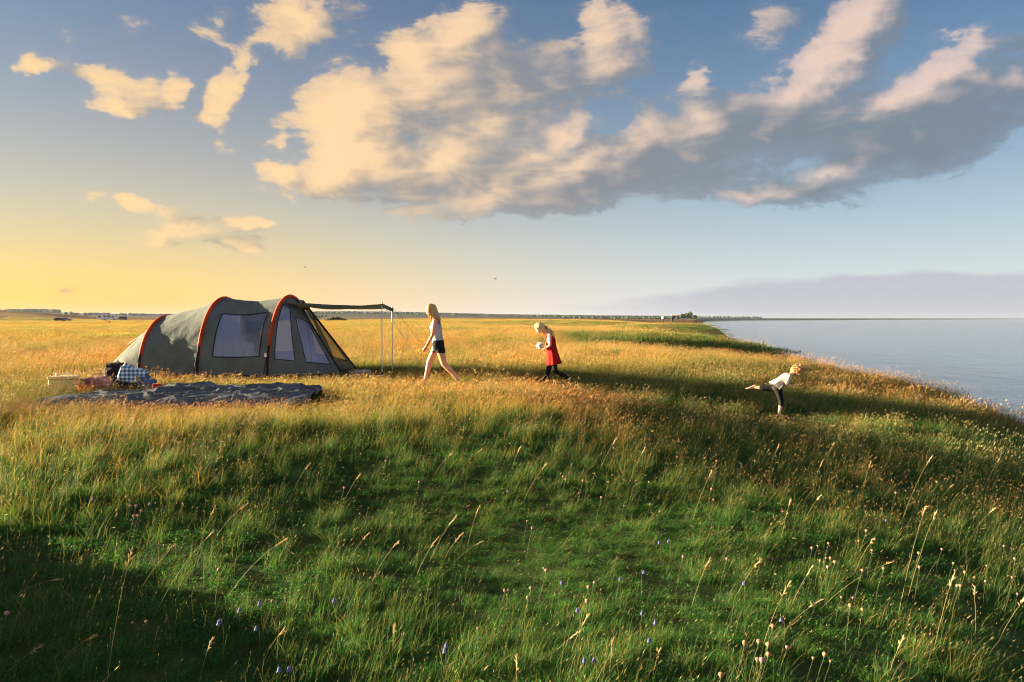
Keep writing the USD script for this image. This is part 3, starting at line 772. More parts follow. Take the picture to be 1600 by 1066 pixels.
def ringloft(rings, n=48):
    """closed tube through elliptic rings: (centre, half depth, half width, forward tilt, fold depth, fold count)"""
    v, f = [], []
    for (c, a, b, tilt, fd, fc) in rings:
        ph = np.arange(n) * 2 * PI / n
        m = 1 + fd * np.cos(fc * ph + 1.3) + .5 * fd * np.cos((fc + 3) * ph)
        x, y = a * np.cos(ph) * m, b * np.sin(ph) * m
        v.append(np.stack([c[0] + x * math.cos(tilt), c[1] + y, c[2] + x * math.sin(tilt)], 1))
    for i in range(len(rings) - 1):
        for j in range(n):
            q = [i * n + j, i * n + (j + 1) % n, (i + 1) * n + (j + 1) % n, (i + 1) * n + j]
            f += [[q[0], q[1], q[2]], [q[0], q[2], q[3]]]
    return trimesh.Trimesh(np.vstack(v), np.array(f), process=False)


def strands(roots, ends, radius, seed, n=5, wave=.012, sides=5):
    r = np.random.default_rng(seed); out = []
    for a, b in zip(roots, ends):
        a, b = np.asarray(a, float), np.asarray(b, float)
        t = np.linspace(0, 1, n)[:, None]
        p = a + (b - a) * t + r.normal(0, wave, (n, 3)) * np.sin(PI * t) + r.normal(0, wave * .5, 3) * t
        out.append(tube(p, radius * np.linspace(1, .45, n), sides))
    return cat(*out)


# the woman: walking to the left, arms swinging, looking down
k = 15.0 / F / 7.107
W = lambda x, y, t=0.0: np.array([(462 - x) * k, t, (1032 - y) * k])
base = np.array([ray(684, 600)[0] * 15.0, 15.0, 0]); base[2] = float(height(base[0], 15.0)) + .01
t = thing('person', 'woman with long blond hair in white vest and black shorts walking barefoot', 'person', base, PI, None)
hd, eyes, lip, HP = head(W(388, 190), (1, 0, -.38), (.38, 0, 1), 1.03)
body = hd + chain((W(410, 230), .050), (W(434, 290), .055))
body += [blob((W(445, 318, .10), .062), (W(445, 318, -.10), .062), (W(450, 365, .06), .072), (W(450, 365, -.06), .072)),
         blob((W(450, 365, .06), .072), (W(450, 365, -.06), .072), (W(460, 470, .05), .062), (W(460, 470, -.05), .062)),
         blob((W(460, 470, .05), .062), (W(460, 470, -.05), .062), (W(468, 570, .07), .095), (W(468, 570, -.07), .095)),
         blob((W(424, 374, .065), .042), (W(424, 374, -.065), .042), (W(445, 380), .06))]
body += chain((W(442, 312, .165), .050), (W(420, 460, .215), .039), (W(350, 585, .20), .026))
body += chain((W(450, 312, -.165), .050), (W(468, 460, -.205), .039), (W(430, 580, -.20), .026))
body += hand(W(350, 585, .20), W(324, 640, .19) - W(350, 585, .20), (-.3, -1, 0), (1, .0, -.3), 1.0, .75)
body += hand(W(430, 580, -.20), (.35, 0, -1), (-.3, 1, 0), (1, 0, .2), 1.0, .5)
body += chain((W(448, 600, -.095), .092), (W(360, 778, -.10), .058)) + chain((W(360, 778, -.10), .058), (W(348, 850, -.10), .056), (W(318, 965, -.10), .033))
body += chain((W(488, 600, .095), .096), (W(538, 788, .10), .060)) + chain((W(538, 788, .10), .059), (W(590, 840, .10), .057), (W(662, 910, .10), .033))
body += foot(W(316, 970, -.10), W(225, 1012, -.10), (0.15, 0, 1)) + foot(W(668, 912, .10), W(704, 1012, .10), (-.9, 0, .4))
obj('body', finish(body), M_skin, t, smooth=True)
face_parts(t, eyes, lip, (1, 0, -.3), 1.0, np.array([0, 1.0, 0]))
cap = [blob((HP(-.035, 0, .02), .098), (HP(-.005, 0, .042), .094), (HP(-.05, 0, -.05), .078)), blob((HP(-.05, .03, -.02), .075), (HP(-.05, -.03, -.02), .075), (HP(-.075, .03, -.19), .05), (HP(-.075, -.03, -.19), .05), (HP(-.085, 0, -.24), .038))]
cap += [blob((HP(.01, q * .065, .05), .035), (HP(-.01, q * .082, -.04), .022), (HP(-.03, q * .085, -.16), .020)) for q in (-1, 1)]
hair = obj('hair', finish(cap, .018, 4), M_hair, t, smooth=True)
r = np.random.default_rng(4)
a = [HP(r.uniform(-.10, .02), r.choice([-1, 1]) * r.uniform(.06, .092), r.uniform(-.06, .08)) for _ in range(70)]
obj('loose_strands', strands(a, [q + np.array([r.uniform(-.05, .03), r.uniform(-.01, .02), -r.uniform(.14, .26)]) for q in a], .006, 5), M_hair, hair)
top = ringloft([(W(452, 322), .068, .135, .15, 0, 3), (W(446, 345), .108, .150, .1, .01, 3), (W(442, 385), .125, .158, 0, .015, 4), (W(452, 440), .112, .148, -.05, .025, 5), (W(458, 490), .105, .142, -.15, .035, 5), (W(462, 522), .120, .160, -.34, .04, 6), (W(466, 546), .126, .170, -.42, .05, 6)])
tk = obj('vest_top', top, M_top, t, smooth=True)
for q in (-1, 1):
    obj('shoulder_strap', tube([W(420, 332, q * .085), W(428, 296, q * .095), W(450, 288, q * .105), W(478, 318, q * .09)], .018, 8), M_top, tk, smooth=True)
    obj('bra_strap', tube([W(432, 300, q * .117), W(450, 284, q * .127), W(476, 306, q * .112), W(490, 345, q * .10)], .010, 6), M_short, t, smooth=True)
sh = [blob((W(468, 560, .075), .118), (W(468, 560, -.075), .118), (W(470, 600, .085), .108), (W(468, 600, -.085), .108))]
sh += [blob((W(470, 595, -.095), .100), (W(428, 655, -.10), .092)), blob((W(485, 595, .095), .104), (W(502, 650, .10), .098))]
shm = m3.Manifold.batch_boolean(sh, m3.OpType.Add).trim_by_plane((0, 0, 1.0), float(W(0, 662)[2])).trim_by_plane((0, 0, -1.0), -float(W(0, 522)[2]))
obj('shorts', tri(shm.refine_to_length(.03)), M_short, t, smooth=50)
obj('bracelet', tube([W(356, 572, .20) + .030 * np.array([math.cos(a), math.sin(a), .5 * math.cos(a)]) for a in lin(0, 2 * PI, 14)], .005, 5, False), M_short, t)

# the girl in red: head bowed over what she holds, one foot lifted behind
D2 = 16.0; k = D2 / F / 8.2
G2 = lambda x, y, t=0.0: np.array([(510 - x) * k, t, (990 - y) * k])
bx = ray(862, 600)[0] * D2; base = np.array([bx, D2, float(height(bx, D2)) + .01])
t = thing('person', 'girl in red sleeveless dress and black leggings walking with bowed head', 'person', base, PI)
hd, eyes, lip, HP = head(G2(352, 252), (1, 0, -.75), (.75, 0, 1), .98)
body = hd + chain((G2(405, 285), .040), (G2(452, 325), .045))
body += [blob((G2(475, 345, .075), .045), (G2(475, 345, -.075), .045), (G2(485, 420, .05), .07), (G2(485, 420, -.05), .07)), blob((G2(485, 420, .05), .07), (G2(485, 420, -.05), .07), (G2(515, 540, .045), .07), (G2(515, 540, -.045), .07)),
         blob((G2(515, 540, .045), .07), (G2(515, 540, -.045), .07), (G2(525, 640, .06), .08), (G2(525, 640, -.06), .08))]
for q, dx in ((1, 0), (-1, -14)):
    body += chain((G2(482, 345, q * .125), .036), (G2(482 + dx, 475, q * .145), .029), (G2(405 + dx, 520, q * .075), .020))
    body += hand(G2(405 + dx, 520, q * .075), G2(362, 500, q * .045) - G2(405 + dx, 520, q * .075), (.1, -q, .35), (.2, -q * .2, 1), .78, .55)
body += chain((G2(505, 660, -.065), .072), (G2(462, 825, -.065), .042), (G2(440, 890, -.065), .040), (G2(428, 945, -.065), .028))
body += chain((G2(535, 660, .065), .072), (G2(555, 805, .065), .043), (G2(640, 850, .065), .040), (G2(728, 890, .065), .027))
body += foot(G2(426, 950, -.065), G2(335, 985, -.065), (.1, 0, 1), .8) + foot(G2(738, 892, .065), G2(728, 985, .065), (-1, 0, .1), .8)
obj('body', finish(body), M_skin2, t, smooth=True)
face_parts(t, eyes, lip, (1, 0, -.7), .95, np.array([0, 1.0, 0]))
cap = [blob((HP(-.03, 0, .022), .094), (HP(.0, 0, .045), .088), (HP(-.05, 0, -.01), .085)), blob((HP(.045, .03, .062), .036), (HP(.045, -.03, .062), .036), (HP(-.02, .05, .03), .06), (HP(-.02, -.05, .03), .06))]
hair = obj('hair', finish(cap, .018, 4), M_hair2, t, smooth=True)
tail = G2(436, 243)
obj('hair_band', tri(S(tail, .030, 12).scale((1, 1, 1))), M_short, hair, smooth=True)
r = np.random.default_rng(9)
obj('ponytail', strands([tail + r.normal(0, .014, 3) for _ in range(46)], [G2(520 + r.uniform(-22, 26), 330 + r.uniform(-30, 36), r.normal(0, .02)) for _ in range(46)], .009, 3, 6, .012), M_hair2, hair)
rings = [(G2(494, 346), .078, .098, .30, 0, 3), (G2(498, 372), .100, .118, .25, .01, 4), (G2(498, 400), .108, .122, .2, .01, 4), (G2(500, 440), .108, .122, .12, .02, 5), (G2(508, 500), .110, .128, .05, .03, 6), (G2(520, 570), .122, .150, -.05, .045, 7), (G2(532, 640), .140, .172, -.12, .06, 7), (G2(540, 690), .155, .186, -.14, .075, 8), (G2(543, 716), .160, .190, -.14, .08, 8)]
dr = obj('dress', ringloft(rings), M_dress, t, smooth=True)
for q in (-1, 1):
    obj('shoulder_strap', tube([G2(438, 375, q * .06), G2(452, 338, q * .075), G2(476, 325, q * .085), G2(506, 350, q * .07), G2(520, 385, q * .06)], .014, 8), M_dress, dr, smooth=True)
lg = [blob((G2(522, 640, .06), .088), (G2(522, 640, -.06), .088))] + chain((G2(505, 660, -.065), .078), (G2(462, 825, -.065), .049), (G2(440, 890, -.065), .046), (G2(430, 935, -.065), .036)) + chain((G2(535, 660, .065), .078), (G2(555, 805, .065), .050), (G2(640, 850, .065), .046), (G2(722, 887, .065), .035))
obj('leggings', finish(lg, .02, 4), M_legging, t, smooth=True)
bun = trimesh.creation.icosphere(4, .082); bun.vertices = bun.vertices * (1 + .75 * (meshkit.fbm(bun.vertices * 22, 3, 2) - .5))[:, None]; bun.apply_translation(G2(362, 478))
b2 = thing('paper_bundle', 'crumpled white bundle held in both hands of the girl in red', 'bundle', base, PI)
obj('bundle', bun, M_fleece, b2, smooth=True)

# the child on the slope: balancing on one leg, leaning forward to the right
D3 = 14.6; k = D3 / F / 8.88
C3 = lambda x, y, t=0.0: np.array([(x - 680) * k, t, (985 - y) * k])
bx = ray(1140 + 680 / 8.88, 645)[0] * D3; base = np.array([bx, D3, float(height(bx, D3)) + .01])
t = thing('person', 'small child in cream shirt balancing on one leg, leaning forwards', 'person', base, 0.0)
hd, eyes, lip, HP = head(C3(935, 345), (1, 0, -.62), (.62, 0, 1), .95)
body = hd + chain((C3(880, 375), .038), (C3(825, 405), .044))
body += [blob((C3(795, 425, .07), .045), (C3(795, 425, -.07), .045), (C3(740, 470, .045), .070), (C3(740, 470, -.045), .070)), blob((C3(740, 470, .045), .070), (C3(740, 470, -.045), .070), (C3(665, 545, .05), .075), (C3(665, 545, -.05), .075)), blob((C3(665, 545, .05), .075), (C3(665, 545, -.05), .075), (C3(640, 585, .05), .075), (C3(640, 585, -.05), .075))]
for q, dx in ((-1, 0), (1, 12)):
    body += chain((C3(790 + dx, 430, q * .115), .036), (C3(742 + dx, 530, q * .135), .029), (C3(785 + dx, 558, q * .085), .020))
    body += hand(C3(785 + dx, 558, q * .085), (.9, -q * .3, .25), (.2, -q, -.2), (0, -q * .2, 1), .72, .8)
body += chain((C3(655, 600, -.055), .068), (C3(702, 770, -.05), .042), (C3(690, 850, -.05), .038), (C3(676, 940, -.045), .025)) + foot(C3(676, 945, -.045), C3(765, 985, -.045), (.1, 0, 1), .72)
kn = C3(480, 592, .10)
body += chain((C3(625, 590, .06), .068), (kn, .042), (C3(430, 585, .13), .038), (C3(375, 588, .16), .026)) + foot(C3(368, 588, .165), C3(268, 606, .20), (-.25, .1, -1), .72)
obj('body', finish(body), M_skin2, t, smooth=True)
face_parts(t, eyes, lip, (1, 0, -.6), .92, np.array([0, 1.0, 0]))
cap = [blob((HP(-.03, 0, .025), .098), (HP(.005, 0, .05), .092), (HP(-.055, 0, -.02), .085)), blob((HP(.05, .03, .062), .04), (HP(.05, -.03, .062), .04), (HP(-.02, .06, .0), .05), (HP(-.02, -.06, .0), .05))]
hair = obj('hair', finish(cap, .018, 3), M_hair3, t, smooth=True)
r = np.random.default_rng(12); curls = []
for _ in range(110):
    n = unit(r.normal(size=3)); q = HP(-.01 + n[0] * .10, n[1] * .095, .03 + n[2] * .10)
    if (q - HP(.11, 0, -.05)) @ unit(HP(1, 0, 0) - HP(0, 0, 0)) > -.04 and n[2] < .5:
        continue
    o = r.uniform(0, 6)
    curls.append(tube([q + .018 * np.array([math.cos(o + a), math.sin(o + a), 0]) + n * .008 * a for a in lin(0, 4.5, 7)], .008, 5))
obj('curls', cat(*curls), M_hair3, hair)
ax = math.atan2(-(C3(0, 545)[2] - C3(0, 425)[2]), 1)
body_dir = unit(C3(640, 585) - C3(800, 420)); til = math.atan2(-body_dir[0], body_dir[2])  # the rings lie across the trunk
til = math.atan2(body_dir[0], -body_dir[2])
def cr_ring(f, a, b, fd, fc):
    c = C3(815, 405) * (1 - f) + C3(632, 560) * f
    return (c, a, b, til * 1.0, fd, fc)
rings = [cr_ring(-.03, .055, .07, 0, 3), cr_ring(.08, .085, .125, .0, 4), cr_ring(.3, .098, .125, .02, 5), cr_ring(.6, .105, .125, .035, 5), cr_ring(.85, .120, .14, .05, 6), cr_ring(1.06, .132, .15, .06, 6)]
stp = obj('shirt', ringloft(rings), M_shirt, t, smooth=True)
for q, dx in ((-1, 0), (1, 12)):
    s1 = blob((C3(796 + dx, 422, q * .105), .050), (C3(750 + dx, 512, q * .138), .048))
    s1 = s1.trim_by_plane(tuple(unit(C3(796, 422) - C3(750, 512))), float(unit(C3(796, 422) - C3(750, 512)) @ C3(752 + dx, 508, q * .138)))
    obj('sleeve', tri(s1.refine_to_length(.02)), M_shirt, stp, smooth=50)
lg = [blob((C3(645, 580, .05), .086), (C3(645, 580, -.05), .086))] + chain((C3(655, 600, -.055), .076), (C3(702, 765, -.05), .049), (C3(697, 815, -.05), .046)) + chain((C3(625, 590, .06), .076), (kn, .049), (C3(455, 589, .115), .046))
obj('leggings', finish(lg, .02, 4), M_legging, t, smooth=True)

# two walkers far off on the mound
M_far1, M_far2, M_far3 = plain('pale_blue_shirt', (.30, .36, .44)), plain('dark_trousers', (.03, .03, .04)), plain('dark_jacket', (.05, .035, .04))
for px, d, lab, mat, rz in ((1035.5, 137.0, 'far walker in pale shirt standing on the grassy mound by the shore', M_far1, .6), (1050.5, 138.5, 'far walker in dark jacket standing on the grassy mound by the shore', M_far3, 2.6)):
    e = ray(px, 505) * d
    t = thing('person', lab, 'person', (e[0], d, float(height(e[0], d))), rz)
    V = lambda x, y, z: np.array([x, y, z])
    hd, eyes, lip, HP = head(V(.02, 0, 1.62), (1, 0, -.1), (0, 0, 1), 1.0)
    bd = hd + chain((V(0, 0, 1.5), .05), (V(-.01, 0, 1.40), .055)) + [blob((V(0, .13, 1.36), .06), (V(0, -.13, 1.36), .06), (V(0, .07, 1.0), .09), (V(0, -.07, 1.0), .09)), blob((V(0, .07, 1.0), .09), (V(0, -.07, 1.0), .09), (V(0, .08, .9), .10), (V(0, -.08, .9), .10))]
    for q in (-1, 1):
        bd += chain((V(0, q * .19, 1.38), .05), (V(-.03, q * .25, 1.10), .04), (V(.05, q * .25, .86), .028)) + hand(V(.05, q * .25, .86), (.2, 0, -1), (0, -q, 0), (1, 0, 0), 1, .5)
        bd += chain((V(0, q * .09, .88), .085), (V(.02 + .05 * q, q * .11, .48), .055), (V(-.02 + .08 * q, q * .12, .08), .036)) + foot(V(-.02 + .08 * q, q * .12, .08), V(.13 + .08 * q, q * .14, .03), (0, 0, 1))
    obj('body', finish(bd, .03, 4), M_skin, t, smooth=True)
    obj('hair', finish([blob((HP(-.03, 0, .02), .095), (HP(0, 0, .045), .09))], .03, 2), M_hair3, t, smooth=True)
    tp2 = [blob((V(0, .13, 1.36), .075), (V(0, -.13, 1.36), .075), (V(0, .07, .95), .12), (V(0, -.07, .95), .12))]
    for q in (-1, 1):
        tp2 += chain((V(0, q * .19, 1.38), .065), (V(-.03, q * .25, 1.10), .055), (V(.03, q * .25, .92), .045))
    obj('shirt' if mat is M_far1 else 'jacket', finish(tp2, .04, 3), mat, t, smooth=True)
    tr2 = [blob((V(0, .08, .92), .115), (V(0, -.08, .92), .115))]
    for q in (-1, 1):
        tr2 += chain((V(0, q * .09, .88), .10), (V(.02 + .05 * q, q * .11, .48), .07), (V(-.02 + .08 * q, q * .12, .12), .055))
    obj('trousers', finish(tr2, .04, 3), M_far2, t, smooth=True)

# ------------------------------------------------------------------ vehicles far out on the plain
M_vwhite, M_vdark, M_vglass, M_tyre, M_vgrey = plain('white_paint', (.70, .70, .68), .3), plain('dark_paint', (.035, .045, .055), .3), plain('dark_glass', (.02, .025, .03), .1), plain('tyre_rubber', (.02, .02, .02), .8), plain('grey_paint', (.22, .24, .26), .3)


def extr(profile, w):
    p = m3.CrossSection([profile]).extrude(w).rotate((90, 0, 0)).translate((0, w / 2, 0))
    return tri(p)


def vehicle(name, label, cat_, px, d, rz, profile, w, wins, wheels, mat, stripe=None):
    e = ray(px, 500) * d
    t = thing(name, label, cat_, (e[0], d, float(height(e[0], d)) + .02), rz)
    b = obj('body', extr(profile, w), mat, t)
    for x0, z0, x1, z1 in wins:
        for q in (-1, 1):
            obj('window', box(x0, q * (w / 2 + .006) - .012, z0, x1, q * (w / 2 + .006) + .012, z1), M_vglass, t)
    for x in wheels:
        for q in (-1, 1):
            c = trimesh.creation.cylinder(.33, .22, sections=16); c.apply_transform(trimesh.transformations.rotation_matrix(PI / 2, [1, 0, 0])); c.apply_translation((x, q * (w / 2 - .06), .33)); wh = obj('wheel', c, M_tyre, t)
            h = trimesh.creation.cylinder(.18, .03, sections=12); h.apply_transform(trimesh.transformations.rotation_matrix(PI / 2, [1, 0, 0])); h.apply_translation((x, q * (w / 2 + .055), .33)); obj('hub', h, M_vgrey, wh)
    if stripe:
        for q in (-1, 1):
            obj('stripe', box(stripe[0], q * (w / 2 + .004) - .006, .95, stripe[1], q * (w / 2 + .004) + .006, 1.1), M_vgrey, t)
    xf = max(p[0] for p in profile)
    for q in (-1, 1):
        obj('headlight', box(xf - .05, q * w * .36 - .12, .68, xf + .015, q * w * .36 + .12, .84), M_white, t)
    return t


camper = [(-3.1, .35), (2.9, .35), (3.05, .9), (2.5, 1.25), (2.0, 1.95), (2.35, 2.2), (2.2, 2.85), (-3.1, 2.85)]
caravan = [(-2.4, .45), (2.2, .45), (2.5, 1.0), (2.2, 2.3), (1.7, 2.6), (-2.1, 2.6), (-2.45, 2.2)]
suv = [(-2.2, .4), (2.2, .4), (2.25, .95), (1.2, 1.1), (.6, 1.75), (-1.9, 1.8), (-2.25, 1.1)]
car = [(-2.1, .35), (2.1, .35), (2.15, .75), (1.15, .92), (.5, 1.42), (-1.2, 1.45), (-2.0, .98), (-2.15, .8)]
vehicle('camper_van', 'white camper van nearest the red shape far out on the plain', 'camper van', 171.5, 330, .15, camper, 2.2, [(-2.3, 1.6, -1.2, 2.2), (-.6, 1.6, .6, 2.2), (1.2, 1.35, 2.0, 1.9)], (-1.9, 1.9), M_vwhite, (-2.9, 2.4))
vehicle('caravan', 'white caravan parked just left of the far camper van', 'caravan', 160.5, 345, .4, caravan, 2.2, [(-1.7, 1.35, -.6, 2.0), (.2, 1.35, 1.5, 2.0)], (0,), M_vwhite, (-2.2, 2.1))
vehicle('off_road_car', 'dark off-road car right of the far white camper van', 'car', 190, 350, 2.9, suv, 1.9, [(-1.7, 1.15, -.5, 1.62), (-.4, 1.15, .6, 1.6)], (-1.35, 1.35), M_vdark)
vehicle('parked_car', 'dark low car parked below the green mound at far left', 'car', 94, 300, .1, car, 1.8, [(-1.15, .98, -.3, 1.34), (-.2, .98, .6, 1.34)], (-1.3, 1.3), M_vdark)
vehicle('parked_car', 'grey car parked with its nose at the dark car far left', 'car', 103, 310, .3, car, 1.8, [(-1.15, .98, -.3, 1.34), (-.2, .98, .6, 1.34)], (-1.3, 1.3), M_vgrey)
e = at_ground(170.5, 505, 215.0); t = thing('red_tent', 'tiny red pop-up shelter on the plain before the camper van', 'shelter', e, .3)
obj('canopy', sheet(lambda a, b: np.array([.55 * math.cos(a) * math.cos(b), .45 * math.sin(a) * math.cos(b), .62 * math.sin(b)]), lin(.6, 2 * PI - .6, 16), lin(0, PI / 2, 7)), M_dress, t, smooth=True)
obj('floor', box(-.4, -.35, .0, .4, .35, .03), M_black, t)

# birds
M_bird = plain('dark_feathers', (.03, .03, .03))
for px, py, d, lab, rz in ((774, 436, 70.0, 'tiny dark bird gliding low above the middle of the plain', .4), (476.5, 417.5, 75.0, 'tiny dark bird gliding in the sky above the tent', 1.0)):
    t = thing('bird', lab, 'bird', ray(px, py) * d + np.array([0, 0, EYE]), rz)
    obj('body', tri(blob(((-.10, 0, 0), .018), ((0, 0, 0), .03), ((.10, 0, .01), .02), ((.15, 0, .01), .006)).refine_to_length(.02)), M_bird, t, smooth=True)
    for q in (-1, 1):
        obj('wing', trimesh.Trimesh(np.array([(.05, q * .02, .01), (.06, q * .14, .05), (-.02, q * .30, .02), (-.03, q * .14, .045), (-.05, q * .02, .005), (.01, q * .14, .06)]), np.array([[0, 1, 5], [1, 2, 5], [2, 3, 5], [3, 4, 5], [4, 0, 5], [0, 4, 3], [0, 3, 1], [1, 3, 2]])), M_bird, t)

# ------------------------------------------------------------------ far woods, trees on the headland, dark thicket
g = Graph()
pos = g('geometry', 'position')
M_wood = g.make('far_foliage', surface=g('principled_bsdf', 'BSDF', base_color=g('rgb_ramp', 'color', fac=g.noise(pos, .08, 4, .6), ramp=[(.3, (.022, .036, .016)), (.7, (.055, .075, .028))]), roughness=.9))
M_bark = plain('bark', (.06, .045, .035))
r = np.random.default_rng(31)
ico = trimesh.creation.icosphere(1)


def crown(c, rx, rz, seed):
    m = ico.copy(); v = m.vertices * (1 + .55 * (meshkit.fbm(m.vertices * 1.6 + seed, 2, seed % 97) - .5))[:, None]
    return v * np.array([rx, rx, rz]) + np.asarray(c), m.faces


vs, fs, at = [], [], 0
for px0, px1, d0, d1, n, hh in ((455, 760, 3000, 3800, 1200, 7), (760, 1075, 2900, 3700, 1300, 6.5), (-40, 92, 3300, 3600, 260, 12), (100, 225, 2600, 3300, 90, 8), (225, 460, 3200, 3800, 600, 6.5), (880, 1060, 1900, 2600, 420, 5), (1075, 1190, 4200, 5200, 160, 9), (300, 520, 1700, 2200, 60, 5)):
    for i in range(n):
        px, d = r.uniform(px0, px1), r.uniform(d0, d1)
        e = ray(px, 500) * d
        if e[0] > edge_x(d) - 20:
            continue
        z = float(BASE + 0) if False else None
        vs.append((e[0], d, r.uniform(.7, 1.3) * hh)); 
P = np.array(vs); Z = height(P[:, 0], P[:, 1]); V, Fc, at = [], [], 0
for i, (x, y, h_) in enumerate(P):
    v, f = crown((x, y, Z[i] + h_ * .45), h_ * r.uniform(.55, 1.0), h_ * .6, i); V.append(v); Fc.append(f + at); at += len(v)
tag(obj('far_wood', (np.vstack(V), np.vstack(Fc)), M_wood, smooth=True), kind='stuff', label='hazy woods along the low ridges at the horizon')


def tree(px, d, h_, w_, lab, seed):
    e = ray(px, 498) * d; z = float(height(e[0], d))
    t = thing('tree', lab, 'tree', (e[0], d, z), 0)
    rr = np.random.default_rng(seed)
    obj('trunk', cat(tube([(0, 0, -.3), (.1, 0, h_ * .3), (.0, .1, h_ * .75)], [h_ * .035, h_ * .025, h_ * .01], 7), tube([(.1, 0, h_ * .3), (w_ * .25, .2, h_ * .6)], [h_ * .015, h_ * .006], 5), tube([(.05, 0, h_ * .35), (-w_ * .25, -.2, h_ * .62)], [h_ * .015, h_ * .006], 5)), M_bark, t, smooth=True)
    V, Fc, at = [], [], 0
    for i in range(26):
        n = unit(rr.normal(size=3)) * rr.uniform(.3, 1) ** .5
        v, f = crown((n[0] * w_ * .5, n[1] * w_ * .5, h_ * .62 + n[2] * h_ * .34), w_ * rr.uniform(.12, .24), h_ * rr.uniform(.10, .16), seed * 31 + i)
        V.append(v); Fc.append(f + at); at += len(v)
    obj('crown', (np.vstack(V), np.vstack(Fc)), M_wood, t, smooth=True)


for i, (px, d, h_, w_, lab) in enumerate([(1052, 1150, 7, 8, 'low rounded tree at the left end of the headland trees'), (1059, 1180, 8, 9, 'round tree second from the left end of the headland trees'), (1066, 1160, 9.5, 9, 'tree in the middle of the clump on the far headland'), (1074, 1170, 11, 10, 'tall tree beside the tallest one on the far headland'), (1079.5, 1180, 13, 8, 'tallest narrow tree on the far headland above the shore'), (1085, 1190, 8, 9, 'small tree at the shore end of the headland clump')]):
    tree(px, d, h_, w_, lab, i + 3)
e = at_ground(525, 500, 270.0)
t = thing('thicket', 'dark low thicket standing alone on the plain beyond the awning', 'bush', e, 0)
V, Fc, at = [], [], 0
for i in range(60):
    x = r.uniform(-3.6, 3.6); hgt = 1.5 * (1 - (x / 4.2) ** 2)
    v, f = crown((x, r.uniform(-1, 1), hgt * r.uniform(.2, .75)), .8, .5, i); V.append(v); Fc.append(f + at); at += len(v)
obj('foliage', (np.vstack(V), np.vstack(Fc)), M_wood, t, smooth=True)
for x in (-2, -.7, .6, 1.9):
    obj('stem', tube([(x, 0, -.2), (x + .2, .1, .9)], [.06, .03], 5), M_bark, t)

# ------------------------------------------------------------------ grass
rng = np.random.default_rng(7)
GREEN = [(.030, .140, .026), (.046, .175, .038), (.026, .115, .028), (.075, .185, .044)]
OLIVE = [(.080, .17, .044), (.115, .18, .056), (.070, .135, .044)]
STRAW = [(.54, .38, .12), (.60, .44, .17), (.42, .28, .085), (.48, .34, .13)]
PALE = [(.48, .42, .24), (.42, .37, .20), (.52, .44, .26)]
TAN = [(.44, .29, .19), (.50, .36, .24), (.36, .24, .16)]


def blades(n, spread, length, width, bend, lean, roots, tips, segs=3, wind=.35):
    """n curved tapering blades; returns vertices, triangles, colours"""
    t = np.linspace(0, 1, segs + 1)
    r = spread * np.sqrt(rng.random(n)); a = rng.random(n) * 2 * np.pi
    base = np.stack([r * np.cos(a), r * np.sin(a), np.full(n, -.03)], 1)
    L = rng.uniform(*length, n); w = rng.uniform(*width, n)
    ax = rng.random(n) * 2 * np.pi
    out = np.stack([np.cos(ax) + wind * 2.2, np.sin(ax) * .8, 0 * ax], 1); out /= np.linalg.norm(out, axis=1, keepdims=True)
    le = np.abs(rng.normal(lean, .15, n)); be = np.abs(rng.normal(bend, bend * .5, n))
    ang = le[:, None] + be[:, None] * t[None]                       # angle from upright along the blade
    step = (L / segs)[:, None]
    hor = np.concatenate([np.zeros((n, 1)), np.cumsum(np.sin(ang[:, :-1]) * step, 1)], 1)
    ver = np.concatenate([np.zeros((n, 1)), np.cumsum(np.cos(ang[:, :-1]) * step, 1)], 1)
    c = base[:, None] + hor[..., None] * out[:, None] + ver[..., None] * np.array([0, 0, 1.0])
    fa = rng.random(n) * np.pi
    side = np.stack([np.cos(fa), np.sin(fa), 0 * fa], 1)
    half = (w[:, None] * np.clip(1.15 - t[None] ** 1.5, .15, 1) / 2)
    v = np.concatenate([np.stack([c[:, i] - side * half[:, i:i + 1], c[:, i] + side * half[:, i:i + 1]], 1) for i in range(segs)] + [c[:, segs:segs + 1]], 1)
    k = 2 * segs + 1
    f = []
    for i in range(segs - 1):
        f += [[2 * i, 2 * i + 1, 2 * i + 3], [2 * i, 2 * i + 3, 2 * i + 2]]
    f.append([2 * segs - 2, 2 * segs - 1, 2 * segs])
    f = (np.array(f)[None] + (np.arange(n) * k)[:, None, None]).reshape(-1, 3)
    ca = np.array(roots)[rng.integers(0, len(roots), n)] * rng.uniform(.8, 1.2, (n, 1)); cb = np.array(tips)[rng.integers(0, len(tips), n)] * rng.uniform(.8, 1.2, (n, 1))
    tt = np.array([t[i // 2] for i in range(2 * segs)] + [1.0])
    col = ca[:, None] * (1 - tt[None, :, None]) + cb[:, None] * tt[None, :, None]
    return v.reshape(-1, 3), f, col.reshape(-1, 3), c[:, -1], c[:, -1] - c[:, -2]


